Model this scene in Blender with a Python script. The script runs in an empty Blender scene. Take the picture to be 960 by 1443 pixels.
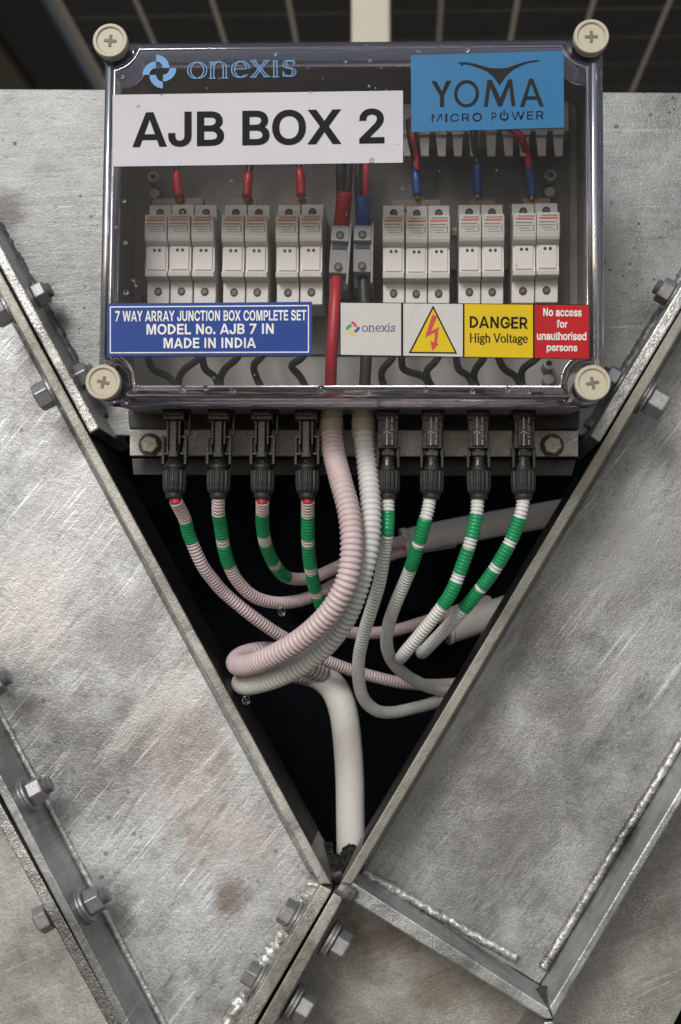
import bpy, bmesh, math, random
from mathutils import Vector, Matrix, noise as mnoise
random.seed(7)
scene = bpy.context.scene
COL = scene.collection
rad = math.radians

# ------------------------------------------------------------------ camera
D = 1.15; MM = 0.00054; F = D / MM          # 1 photo pixel = 0.54 mm on the plane Y = 0
PITCH = rad(4.3); YAW = rad(2.5)
fwd = Vector((-math.sin(YAW)*math.cos(PITCH), math.cos(YAW)*math.cos(PITCH), math.sin(PITCH)))
rgt = fwd.cross(Vector((0, 0, 1))).normalized()
upv = rgt.cross(fwd).normalized()
CAM = -D*fwd
cam = bpy.data.cameras.new("camera")
cam.sensor_fit = 'VERTICAL'; cam.sensor_height = 36.0; cam.lens = 36.0*F/1443.0
cam.clip_start = 0.05; cam.clip_end = 400
cam.dof.use_dof = True; cam.dof.focus_distance = 1.08; cam.dof.aperture_fstop = 10.0
co = bpy.data.objects.new("camera", cam); COL.objects.link(co)
m3 = Matrix((rgt, upv, -fwd)).transposed()
co.matrix_world = Matrix.Translation(CAM) @ m3.to_4x4()
scene.camera = co

# ------------------------------------------------------------------ sky and sun
SUN_EL, SUN_AZ = rad(29), rad(-16)      # sun behind the camera, to its left
sd = Vector((math.sin(SUN_AZ)*math.cos(SUN_EL), -math.cos(SUN_AZ)*math.cos(SUN_EL), math.sin(SUN_EL)))
world = bpy.data.worlds.new("World"); scene.world = world; world.use_nodes = True
wn = world.node_tree; wn.nodes.clear()
sky = wn.nodes.new('ShaderNodeTexSky'); sky.sky_type = 'NISHITA'; sky.sun_disc = False
sky.sun_elevation = SUN_EL; sky.sun_rotation = math.atan2(sd.x, sd.y)
sky.air_density = 1.4; sky.dust_density = 2.0; sky.ozone_density = 1.0
hs = wn.nodes.new('ShaderNodeHueSaturation'); hs.inputs['Saturation'].default_value = 0.55
bg = wn.nodes.new('ShaderNodeBackground'); bg.inputs['Strength'].default_value = 0.095
wo = wn.nodes.new('ShaderNodeOutputWorld')
wn.links.new(sky.outputs[0], hs.inputs['Color']); wn.links.new(hs.outputs[0], bg.inputs['Color'])
wn.links.new(bg.outputs[0], wo.inputs['Surface'])
sl = bpy.data.lights.new("sun", 'SUN'); sl.energy = 1.5; sl.angle = rad(18); sl.color = (1.0, 0.99, 0.975)
so = bpy.data.objects.new("sun", sl); COL.objects.link(so)
so.rotation_euler = sd.to_track_quat('Z', 'Y').to_euler()
scene.view_settings.view_transform = 'Standard'; scene.view_settings.look = 'None'
scene.view_settings.gamma = 1.0; scene.view_settings.use_curve_mapping = False
scene.view_settings.exposure = 0.06
scene.cycles.max_bounces = 8; scene.cycles.transparent_max_bounces = 10

# ------------------------------------------------------------------ projection helper: photo pixel + depth -> world point
def P(px, py, y=0.0):
    ray = fwd + rgt*((px-480.0)/F) + upv*((721.5-py)/F)
    return CAM + ray*((y-CAM.y)/ray.y)
def PZ(px, py, z):
    ray = fwd + rgt*((px-480.0)/F) + upv*((721.5-py)/F)
    return CAM + ray*((z-CAM.z)/ray.z)

# ------------------------------------------------------------------ materials
MATS = {}
class NT:
    def __init__(s, name):
        s.m = bpy.data.materials.new(name); s.m.use_nodes = True
        s.t = s.m.node_tree; s.t.nodes.clear()
        s.o = s.t.nodes.new('ShaderNodeOutputMaterial')
    def n(s, typ, **kw):
        nd = s.t.nodes.new(typ)
        for k, v in kw.items():
            if k.startswith('_'): setattr(nd, k[1:], v)
            else:
                key = k.replace('__', ' ')
                nd.inputs[key].default_value = v
        return nd
    def l(s, a, b): s.t.links.new(a, b)
    def coords(s, scale=(1, 1, 1), rot=(0, 0, 0), kind='Object'):
        tc = s.n('ShaderNodeTexCoord'); mp = s.n('ShaderNodeMapping')
        mp.inputs['Scale'].default_value = scale; mp.inputs['Rotation'].default_value = rot
        s.l(tc.outputs[kind], mp.inputs['Vector']); return mp.outputs[0]
    def noise(s, vec, scale, detail=4, rough=.55, dist=0.0):
        nd = s.n('ShaderNodeTexNoise'); nd.inputs['Scale'].default_value = scale
        nd.inputs['Detail'].default_value = detail; nd.inputs['Roughness'].default_value = rough
        nd.inputs['Distortion'].default_value = dist
        s.l(vec, nd.inputs['Vector']); return nd.outputs['Fac']
    def ramp(s, fac, stops):
        r = s.n('ShaderNodeValToRGB'); e = r.color_ramp.elements
        while len(e) < len(stops): e.new(.5)
        for i, (p, c) in enumerate(stops):
            e[i].position = p; e[i].color = c if len(c) == 4 else (*c, 1)
        s.l(fac, r.inputs['Fac']); return r.outputs['Color']
    def mix(s, fac, a, b, mode='MIX'):
        nd = s.n('ShaderNodeMix'); nd.data_type = 'RGBA'; nd.blend_type = mode
        for sock, v in ((nd.inputs[0], fac), (nd.inputs[6], a), (nd.inputs[7], b)):
            if hasattr(v, 'is_output') or isinstance(v, bpy.types.NodeSocket): s.l(v, sock)
            elif isinstance(v, (int, float)): sock.default_value = v
            else: sock.default_value = (*v, 1) if len(v) == 3 else v
        return nd.outputs[2]
    def math(s, op, a, b=None):
        nd = s.n('ShaderNodeMath'); nd.operation = op
        for i, v in enumerate((a, b)):
            if v is None: continue
            if isinstance(v, bpy.types.NodeSocket): s.l(v, nd.inputs[i])
            else: nd.inputs[i].default_value = v
        return nd.outputs[0]
    def bump(s, h, strength, dist, prev=None):
        b = s.n('ShaderNodeBump'); b.inputs['Strength'].default_value = strength; b.inputs['Distance'].default_value = dist
        s.l(h, b.inputs['Height'])
        if prev is not None: s.l(prev, b.inputs['Normal'])
        return b.outputs[0]
    def principled(s, color, rough=.5, metal=0.0, normal=None, **kw):
        p = s.n('ShaderNodeBsdfPrincipled')
        if isinstance(color, bpy.types.NodeSocket): s.l(color, p.inputs['Base Color'])
        else: p.inputs['Base Color'].default_value = (*color, 1)
        for k, v in (('Roughness', rough), ('Metallic', metal)):
            if isinstance(v, bpy.types.NodeSocket): s.l(v, p.inputs[k])
            else: p.inputs[k].default_value = v
        if normal is not None: s.l(normal, p.inputs['Normal'])
        for k, v in kw.items(): p.inputs[k.replace('__', ' ')].default_value = v
        s.l(p.outputs[0], s.o.inputs['Surface']); return p

def galv(name, light, dark, warm=(.30, .26, .21), warm_amt=.35, scratch_rot=35, scratch=.5, rough=.42, metal=.55,
         stains_and_shading=(), pit=.5, grain=1.0, smear=.5, hammer=1.0):
    """weathered hot-dip galvanised steel: mottled zinc, dull smears, pits, scratches, brown staining, painted light and shade"""
    t = NT(name); v = t.coords()
    big = t.noise(v, 6, 4, .55, .4)
    mid = t.noise(v, 34, 6, .72, .25)
    cloud = t.noise(v, 15, 5, .7, .6)
    fine = t.noise(v, 620, 2, .65)
    speck = t.noise(v, 1400, 0, .6)
    mixv = t.math('ADD', t.math('MULTIPLY', big, .45), t.math('ADD', t.math('MULTIPLY', cloud, .35), t.math('MULTIPLY', mid, .35)))
    col = t.ramp(mixv, [(.43, tuple(c*.55 for c in dark)), (.53, dark), (.62, light), (.73, tuple(min(1, c*1.5) for c in light))])
    w = t.noise(t.coords(rot=(0, .7, .3)), 9, 6, .65, .8)
    col = t.mix(t.math('MULTIPLY', t.ramp(w, [(.5, (0, 0, 0)), (.72, (1, 1, 1))]), warm_amt), col, warm)
    # directional smears, scratches and fine dark wrinkles
    sv = t.coords(rot=(0, rad(scratch_rot), 0))
    def stretched(sc, detail, rough_, dist):
        m = t.n('ShaderNodeMapping'); m.inputs['Scale'].default_value = sc; t.l(sv, m.inputs['Vector']); return t.noise(m.outputs[0], 1.0, detail, rough_, dist)
    s1 = stretched((6, 1, 75), 4, .6, .25)
    s2 = stretched((11, 1, 330), 3, .6, .15)
    s3 = stretched((22, 1, 150), 6, .7, .5)
    where = t.ramp(t.noise(v, 8, 3, .5, .5), [(.46, (0, 0, 0)), (.58, (1, 1, 1))])
    lines = t.math('MULTIPLY', where, t.ramp(s1, [(.54, (0, 0, 0)), (.64, (1, 1, 1))]))
    col = t.mix(t.math('MULTIPLY', lines, scratch*.7), col, tuple(min(1, c*1.5+.04) for c in light))
    hairs = t.math('MULTIPLY', where, t.ramp(s2, [(.60, (0, 0, 0)), (.66, (1, 1, 1))]))
    col = t.mix(t.math('MULTIPLY', hairs, scratch), col, tuple(min(1, c*2.0+.08) for c in light))
    dk = t.math('MULTIPLY', t.ramp(t.noise(t.coords(rot=(.3, 0, .5)), 8, 3, .5, .3), [(.46, (0, 0, 0)), (.58, (1, 1, 1))]), t.ramp(s3, [(.34, (1, 1, 1)), (.44, (0, 0, 0))]))
    col = t.mix(t.math('MULTIPLY', dk, smear*.8), col, tuple(c*.42 for c in dark))
    # grain
    col = t.mix(t.math('MULTIPLY', t.ramp(fine, [(.30, (1, 1, 1)), (.55, (0, 0, 0))]), .45*grain), col, tuple(c*.5 for c in dark))
    sw = t.ramp(t.noise(v, 14, 3, .5), [(.48, (.15, .15, .15)), (.6, (1, 1, 1))])
    col = t.mix(t.math('MULTIPLY', t.math('MULTIPLY', t.ramp(speck, [(.58, (0, 0, 0)), (.70, (1, 1, 1))]), sw), .7*grain), col, tuple(min(1, c*1.9) for c in light))
    # pits: two sizes, clustered
    pm = None
    for (sc, th, lo) in ((55, .085, .50), (130, .10, .54)):
        vo = t.n('ShaderNodeTexVoronoi'); vo.inputs['Scale'].default_value = sc; t.l(v, vo.inputs['Vector'])
        e = t.math('ADD', vo.outputs['Distance'], t.math('MULTIPLY', t.math('SUBTRACT', mid, .5), .12))
        pits = t.ramp(e, [(.0, (1, 1, 1)), (th, (1, 1, 1)), (th*1.5, (0, 0, 0))])
        q_ = t.math('MULTIPLY', pits, t.ramp(t.noise(t.coords(rot=(sc, 0, .2)), 10, 2), [(lo, (0, 0, 0)), (lo+.06, (1, 1, 1))]))
        pm = q_ if pm is None else t.math('MAXIMUM', pm, q_)
    pm = t.math('MULTIPLY', pm, pit)
    col = t.mix(pm, col, (.035, .032, .028))
    # shaped patches (object space = world space): (x, z, rx, rz, colour, amount)
    for (sx, sz, rx, rz, sc, am, ang) in stains_and_shading:
        mp = t.n('ShaderNodeMapping'); mp.vector_type = 'TEXTURE'
        mp.inputs['Location'].default_value = (sx, 0, sz); mp.inputs['Scale'].default_value = (rx, 50, rz); mp.inputs['Rotation'].default_value = (0, -rad(ang), 0)
        tc = t.n('ShaderNodeTexCoord'); t.l(tc.outputs['Object'], mp.inputs['Vector'])
        ln = t.n('ShaderNodeVectorMath'); ln.operation = 'LENGTH'; t.l(mp.outputs[0], ln.inputs[0])
        dd = t.math('ADD', ln.outputs['Value'], t.math('ADD', t.math('MULTIPLY', t.math('SUBTRACT', mid, .5), 1.3), t.math('MULTIPLY', t.math('SUBTRACT', s3, .5), 1.5)))
        mk = t.math('MULTIPLY', t.ramp(dd, [(.35, (1, 1, 1)), (1.0, (0, 0, 0))]), am)
        col = t.mix(mk, col, sc)
    rr = t.math('ADD', t.math('MULTIPLY', mixv, .7), rough-.40)
    h = t.math('ADD', t.math('ADD', t.math('MULTIPLY', fine, .00026*grain), t.math('MULTIPLY', speck, .00014*grain)), t.math('ADD', t.math('MULTIPLY', mid, .0009*hammer), t.math('MULTIPLY', s3, .0003)))
    n4 = t.bump(h, 1.0, 1.0)
    t.principled(col, rr, metal, n4)
    return t.m

def plain(name, color, rough=.5, metal=0.0, var=.12, scale=80, bump=.0, bscale=400, dirt=None, dirt_amt=.3, dscale=30, **kw):
    t = NT(name); v = t.coords()
    a = t.noise(v, scale, 4, .6)
    col = t.mix(t.ramp(a, [(.3, (0, 0, 0)), (.7, (1, 1, 1))]), tuple(c*(1-var) for c in color), tuple(min(1, c*(1+var)) for c in color))
    if dirt is not None:
        d = t.noise(v, dscale, 6, .7, .8)
        col = t.mix(t.math('MULTIPLY', t.ramp(d, [(.48, (0, 0, 0)), (.7, (1, 1, 1))]), dirt_amt), col, dirt)
    nrm = t.bump(t.noise(v, bscale, 3), bump, .001) if bump else None
    r = t.math('ADD', t.math('MULTIPLY', a, .2), rough-.1)
    t.principled(col, r, metal, nrm, **kw)
    return t.m

def S2L(r, g, b):
    f = lambda c: (c/255/12.92) if c/255 <= .04045 else ((c/255+.055)/1.055)**2.4
    return (f(r), f(g), f(b))

def wxz(px, py, y=.072):
    p = P(px, py, y); return p.x, p.z
def stain(px, py, rx, ry, c, a, ang=0): x, z = wxz(px, py); return (x, z, rx*MM, ry*MM, c, a, ang)
BROWN = (.15, .105, .07); PALE = (.5, .48, .45); NEAR_BLACK = (.06, .055, .05)
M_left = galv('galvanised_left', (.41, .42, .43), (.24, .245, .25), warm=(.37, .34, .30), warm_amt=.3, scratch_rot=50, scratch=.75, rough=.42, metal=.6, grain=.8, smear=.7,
              stains_and_shading=[stain(325, 1268, 30, 42, BROWN, .6), stain(315, 1090, 20, 75, (.26, .2, .16), .35),
                      stain(255, 1060, 90, 150, (.36, .30, .255), .4), stain(4, 965, 26, 40, NEAR_BLACK, .6),  # near-black patch paints the shadow of a bolt at the left edge
                      stain(50, 850, 90, 110, (.62, .61, .60), .6), stain(150, 700, 110, 90, (.55, .55, .55), .4), stain(180, 900, 60, 80, (.19, .188, .18), .5), stain(290, 950, 150, 34, (.60, .60, .60), .65, 50), stain(200, 1010, 110, 22, (.58, .58, .58), .5, 48), stain(250, 800, 120, 46, (.2, .2, .2), .4, 55), stain(330, 1180, 90, 60, (.42, .36, .31), .35)])  # first pale patch here paints the light falling from the left
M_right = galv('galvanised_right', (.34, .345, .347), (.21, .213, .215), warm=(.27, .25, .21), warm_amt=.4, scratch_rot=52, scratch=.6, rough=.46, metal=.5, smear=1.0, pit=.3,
               stains_and_shading=[stain(740, 1160, 230, 62, (.14, .138, .132), .45, 58), stain(655, 955, 190, 44, (.56, .56, .58), .8, 59), stain(600, 1075, 90, 30, (.50, .50, .52), .6, 58), stain(880, 760, 150, 60, (.50, .505, .51), .5, 58), stain(720, 1310, 22, 45, (.48, .48, .49), .6), stain(860, 980, 120, 24, (.46, .46, .47), .5, 58)])
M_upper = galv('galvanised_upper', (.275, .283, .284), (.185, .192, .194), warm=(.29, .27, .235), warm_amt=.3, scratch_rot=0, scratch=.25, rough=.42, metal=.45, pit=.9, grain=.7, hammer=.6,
               stains_and_shading=[stain(10, 300, 36, 50, NEAR_BLACK, .7), stain(70, 430, 26, 60, (.1, .1, .095), .6), stain(912, 455, 40, 40, (.1, .095, .085), .5), stain(130, 590, 60, 25, (.09, .085, .08), .55)])  # patches by the nuts mix dirt with the bolts' painted contact shadows
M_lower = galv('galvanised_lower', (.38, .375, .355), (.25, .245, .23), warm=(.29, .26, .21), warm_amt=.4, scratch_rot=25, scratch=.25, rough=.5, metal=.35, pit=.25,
               stains_and_shading=[stain(530, 1330, 75, 50, (.16, .13, .085), .75), stain(620, 1400, 60, 40, (.17, .145, .10), .55)])
M_edge = galv('galvanised_edge', (.38, .375, .345), (.19, .186, .168), warm=(.30, .27, .2), warm_amt=.6, scratch=.2, rough=.45, metal=.5, pit=.5, grain=.9)
M_edge_r = galv('galvanised_edge_right', (.30, .295, .265), (.21, .206, .18), warm=(.30, .265, .19), warm_amt=.7, scratch=.2, rough=.5, metal=.4, pit=.2, grain=.8)
M_flange = galv('galvanised_flange', (.46, .475, .475), (.27, .285, .285), warm=(.30, .29, .25), warm_amt=.3, scratch=.3, scratch_rot=59, rough=.36, metal=.6, pit=.3, grain=.8)
M_cut = galv('galvanised_cut_plate', (.48, .48, .47), (.20, .20, .195), warm=(.2, .19, .17), warm_amt=.3, scratch=.2, rough=.35, metal=.7, pit=.5, grain=1.2)
M_weld = plain('zinc_weld', (.60, .60, .58), .42, .6, .4, 260, .8, 420, dirt=(.12, .10, .07), dirt_amt=.7, dscale=70)
M_bolt = plain('zinc_bolt', (.34, .338, .35), .42, .6, .15, 200, .25, 700, dirt=(.2, .19, .17), dirt_amt=.4, dscale=120)
M_boltrust = plain('rusty_bolt', (.36, .34, .31), .45, .6, .2, 200, .4, 500, dirt=(.16, .07, .025), dirt_amt=.8, dscale=160)
M_rail = galv('galvanised_rail', (.60, .60, .575), (.32, .315, .295), warm=(.16, .13, .09), warm_amt=.7, scratch=.3, rough=.5, metal=.4, pit=.4)
M_raildark = plain('dull_strip', (.05, .052, .053), .6, .3, .3, 60, .3, 300, dirt=(.17, .10, .05), dirt_amt=.6)
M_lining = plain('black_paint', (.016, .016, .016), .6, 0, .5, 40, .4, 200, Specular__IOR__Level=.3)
M_void = plain('dark_void', (.006, .0075, .010), .85, 0, .7, 12, .3, 60, Specular__IOR__Level=.05)
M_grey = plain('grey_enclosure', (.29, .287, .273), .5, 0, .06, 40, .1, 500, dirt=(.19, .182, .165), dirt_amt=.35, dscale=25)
M_duct = plain('duct_plastic', (.44, .435, .415), .5, 0, .1, 60, .1, 500, dirt=(.2, .19, .17), dirt_amt=.4, dscale=60)
M_beige = plain('beige_plastic', (.50, .455, .35), .45, 0, .05, 60, .1, 500, dirt=(.38, .34, .25), dirt_amt=.35, dscale=90)
M_beigedark = plain('beige_recess', (.16, .14, .09), .5, 0, .2, 90)
M_gland = plain('gland_plastic', (.46, .41, .33), .45, 0, .06, 60, .1, 500, dirt=(.3, .26, .2), dirt_amt=.4, dscale=60)
M_fuse = plain('fuse_plastic', (.70, .695, .675), .45, 0, .05, 60, .12, 600, dirt=(.5, .48, .44), dirt_amt=.25, dscale=60)
M_fuse2 = plain('fuse_plastic_warm', (.66, .65, .63), .45, 0, .05, 60, .12, 600)
M_term = plain('terminal_plastic', (.33, .34, .37), .45, 0, .06, 60, .1, 500)
M_dark = plain('dark_hole', (.02, .019, .018), .5, 0, .3, 200)
M_screw = plain('screw_steel', (.10, .092, .08), .45, .6, .4, 500)
M_orange = plain('orange_print', S2L(205, 80, 40), .5)
M_print = plain('grey_print', (.13, .12, .12), .5)
M_black = plain('black_plastic', (.011, .011, .012), .27, 0, .25, 120, .2, 500, dirt=(.035, .034, .03), dirt_amt=.35, dscale=70)
M_blacknut = plain('black_nut_plastic', (.02, .02, .021), .45, 0, .2, 120, .2, 500, dirt=(.05, .048, .044), dirt_amt=.4, dscale=70)
M_whiteprint = plain('white_print', (.7, .7, .68), .5, 0, .3, 900)
M_pink = plain('pink_conduit', (.62, .495, .505), .42, 0, .06, 30, .1, 700, dirt=(.44, .36, .31), dirt_amt=.4, dscale=45)
M_white = plain('white_conduit', (.66, .66, .645), .42, 0, .05, 30, .1, 700, dirt=(.46, .43, .37), dirt_amt=.35, dscale=45)
M_pvc = plain('pvc_pipe', (.74, .735, .70), .4, 0, .05, 18, .05, 300, dirt=(.54, .48, .40), dirt_amt=.45, dscale=18)
M_tape = plain('green_tape', S2L(30, 142, 90), .33, 0, .12, 90, .25, 420)
M_red = plain('red_sleeve', (.46, .018, .03), .38, 0, .2, 90, .3, 300)
M_redcable = plain('red_cable', (.42, .022, .04), .4, 0, .12, 90)
M_blue = plain('blue_sleeve', (.020, .075, .30), .38, 0, .2, 90, .3, 300)
M_wire = plain('black_wire', (.02, .02, .02), .4, 0, .2, 90)
M_wireloop = plain('black_wire_dull', (.03, .03, .031), .5, 0, .2, 90)
M_copper = plain('copper_strand', (.45, .25, .12), .35, .8, .3, 500)
M_busbar = plain('busbar_cover', (.20, .15, .12), .4, 0, .15, 90)
M_lab_white = plain('paper_white', (.58, .575, .63), .4, 0, .03, 25, dirt=(.47, .46, .50), dirt_amt=.4, dscale=14, Specular__IOR__Level=.2)
M_lab_grey = plain('paper_grey', (.54, .535, .515), .4, 0, .03, 25, dirt=(.42, .41, .39), dirt_amt=.4, dscale=30, Specular__IOR__Level=.2)
M_lab_sky = plain('label_sky_blue', S2L(40, 110, 158), .38, 0, .05, 20, Specular__IOR__Level=.2)
M_lab_blue = plain('label_navy', S2L(2, 58, 140), .35, 0, .06, 25, Specular__IOR__Level=.2)
M_lab_yellow = plain('label_yellow', S2L(212, 180, 8), .38, 0, .04, 25, Specular__IOR__Level=.2)
M_lab_red = plain('label_red', S2L(176, 12, 26), .38, 0, .08, 25, Specular__IOR__Level=.2)
M_ink = plain('black_ink', (.012, .011, .011), .6, Specular__IOR__Level=.12)
M_inkbrown = plain('dark_ink', (.022, .02, .02), .6, Specular__IOR__Level=.12)
M_white_ink = plain('white_ink', (.74, .74, .74), .4)
M_logo_blue = plain('logo_blue', S2L(45, 128, 190), .4, 0, .12, 200)
M_logo_navy = plain('logo_navy', S2L(40, 48, 120), .4)
M_logo_red = plain('logo_red', S2L(190, 30, 40), .4)
M_logo_green = plain('logo_green', S2L(30, 130, 70), .4)
M_logo_yel = plain('logo_yellow', S2L(225, 180, 30), .4)
M_cell = plain('solar_cell', (.034, .037, .043), .35, 0, .4, 14)
M_cell_lit = plain('solar_cell_lit', (.06, .056, .052), .45, 0, .4, 14)  # lighter brown copy for the left cells, light painted into the colour
M_post = plain('cream_paint', (.50, .46, .39), .5, 0, .06, 12)
M_olive = plain('olive_paint', (.16, .15, .09), .55, 0, .1, 12)
M_soil = plain('ground_soil', (.15, .138, .12), .95, 0, .25, 3)

def clear_sheet():
    t = NT('clear_lid_sheet')
    fr = t.n('ShaderNodeFresnel'); fr.inputs['IOR'].default_value = 1.22
    tr = t.n('ShaderNodeBsdfTransparent'); tr.inputs['Color'].default_value = (.93, .925, .92, 1)
    gl = t.n('ShaderNodeBsdfGlossy'); gl.inputs['Roughness'].default_value = .06
    mx = t.n('ShaderNodeMixShader'); t.l(fr.outputs[0], mx.inputs[0]); t.l(tr.outputs[0], mx.inputs[1]); t.l(gl.outputs[0], mx.inputs[2])
    df = t.n('ShaderNodeBsdfDiffuse'); df.inputs['Color'].default_value = (.5, .48, .44, 1)
    v = t.coords(); d = t.ramp(t.noise(v, 22, 6, .7, .6), [(.5, (.003, .003, .003)), (.78, (.035, .035, .035))])
    mx2 = t.n('ShaderNodeMixShader'); t.l(d, mx2.inputs[0]); t.l(mx.outputs[0], mx2.inputs[1]); t.l(df.outputs[0], mx2.inputs[2])
    t.l(mx2.outputs[0], t.o.inputs['Surface']); return t.m
M_clear = clear_sheet()
def glassy(name, tint, rough=.03, ior=1.45):
    t = NT(name); t.principled(tint, rough, 0, None, Transmission__Weight=1.0, IOR=ior); return t.m
def rimmat():
    t = NT('clear_lid_rim'); p = t.principled((.70, .665, .735), .03, 0, None, Transmission__Weight=1.0, IOR=1.49)
    g = t.n('ShaderNodeBsdfGlossy'); g.inputs['Color'].default_value = (.95, .93, 1, 1); g.inputs['Roughness'].default_value = .12
    mx = t.n('ShaderNodeMixShader'); mx.inputs[0].default_value = .09
    t.l(p.outputs[0], mx.inputs[1]); t.l(g.outputs[0], mx.inputs[2]); t.l(mx.outputs[0], t.o.inputs['Surface']); return t.m
M_rim = rimmat()
M_drop = glassy('rain_drop', (.97, .97, .97), .0, 1.33)
def gapmat():
    t = NT('pale_cell_gap'); a = t.n('ShaderNodeBsdfTranslucent'); a.inputs['Color'].default_value = (.66, .62, .54, 1)
    b = t.n('ShaderNodeBsdfDiffuse'); b.inputs['Color'].default_value = (.6, .56, .48, 1)
    mx = t.n('ShaderNodeMixShader'); mx.inputs[0].default_value = .5; t.l(a.outputs[0], mx.inputs[1]); t.l(b.outputs[0], mx.inputs[2])
    t.l(mx.outputs[0], t.o.inputs['Surface']); return t.m
M_gap = gapmat()

# ------------------------------------------------------------------ object helpers
def link(name, me, mat=None, parent=None, smooth=False):
    if mat is not None and len(me.materials) == 0: me.materials.append(mat)
    if smooth:
        for p in me.polygons: p.use_smooth = True
    o = bpy.data.objects.new(name, me); COL.objects.link(o)
    if parent is not None:
        o.parent = parent
        if parent.get('_w'): o.matrix_parent_inverse = PM[parent.name].inverted()
    return o
PM = {}
def thing(name, label, cat, loc=(0, 0, 0), group=None, world_children=True, rot=None):
    o = bpy.data.objects.new(name, None); COL.objects.link(o); o.empty_display_size = .02
    o.location = loc
    if rot: o.rotation_euler = rot
    o['label'] = label; o['category'] = cat
    if group: o['group'] = group
    if world_children:
        o['_w'] = 1; PM[o.name] = Matrix.Translation(Vector(loc))
    return o
def tag(o, label, cat, group=None):
    o['label'] = label; o['category'] = cat
    if group: o['group'] = group
    return o
def structure(o): o['kind'] = 'structure'; return o
def mesh(name, verts, faces):
    me = bpy.data.meshes.new(name); me.from_pydata([tuple(v) for v in verts], [], faces); me.update(); return me
def bm_mesh(name, bm, smooth=False):
    bmesh.ops.recalc_face_normals(bm, faces=bm.faces)
    me = bpy.data.meshes.new(name); bm.to_mesh(me); bm.free()
    if smooth:
        for p in me.polygons: p.use_smooth = True
    return me
def bevel(bm, w, seg=2):
    if w > 0:
        bmesh.ops.bevel(bm, geom=list(bm.edges), offset=w, segments=seg, profile=.6, affect='EDGES', clamp_overlap=True)
def prism_mesh(name, pts, y0, y1, bev=0.0, seg=2):
    """pts: list of (x,z) world; extruded from y0 (front) to y1"""
    bm = bmesh.new()
    a = [bm.verts.new((x, y0, z)) for x, z in pts]; b = [bm.verts.new((x, y1, z)) for x, z in pts]
    n = len(pts)
    bm.faces.new(a); bm.faces.new(list(reversed(b)))
    for i in range(n): bm.faces.new((a[i], b[i], b[(i+1) % n], a[(i+1) % n]))
    bevel(bm, bev, seg)
    return bm_mesh(name, bm)
def prism(name, pix, y0, y1, mat, parent, bev=.0012, yp=None):
    pts = []
    for px, py in pix:
        p = P(px, py, y0 if yp is None else yp); pts.append((p.x, p.z))
    return link(name, prism_mesh(name, pts, y0, y1, bev), mat, parent)
def box_bm(bm, x0, x1, y0, y1, z0, z1, bev=0.0):
    b2 = bmesh.new()
    bmesh.ops.create_cube(b2, size=1)
    for v in b2.verts:
        v.co = ((x0+x1)/2+v.co.x*(x1-x0), (y0+y1)/2+v.co.y*(y1-y0), (z0+z1)/2+v.co.z*(z1-z0))
    bevel(b2, bev, 2)
    tmp = bpy.data.meshes.new('t'); b2.to_mesh(tmp); b2.free(); bm.from_mesh(tmp); bpy.data.meshes.remove(tmp)
def boxm(name, x0, x1, y0, y1, z0, z1, bev=0.0):
    bm = bmesh.new(); box_bm(bm, x0, x1, y0, y1, z0, z1, bev); return bm_mesh(name, bm)
def lathe_bm(bm, prof, n=24, axis='Z', ribs=0, rib=0.0):
    """prof: [(r, t)] revolved about an axis; caps closed"""
    rings = []
    for r, t in prof:
        ring = []
        for i in range(n):
            a = 2*math.pi*i/n
            rr = r*(1-rib*(1 if ribs and (i*ribs*2//n) % 2 else 0))
            c, s = rr*math.cos(a), rr*math.sin(a)
            co_ = (c, s, t) if axis == 'Z' else ((c, t, s) if axis == 'Y' else (t, c, s))
            ring.append(bm.verts.new(co_))
        rings.append(ring)
    for k in range(len(rings)-1):
        for i in range(n):
            bm.faces.new((rings[k][i], rings[k][(i+1) % n], rings[k+1][(i+1) % n], rings[k+1][i]))
    bm.faces.new(rings[0]); bm.faces.new(list(reversed(rings[-1])))
def lathe(name, prof, n=24, axis='Z', smooth=False, **kw):
    bm = bmesh.new(); lathe_bm(bm, prof, n, axis, **kw); return bm_mesh(name, bm, smooth)

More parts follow.
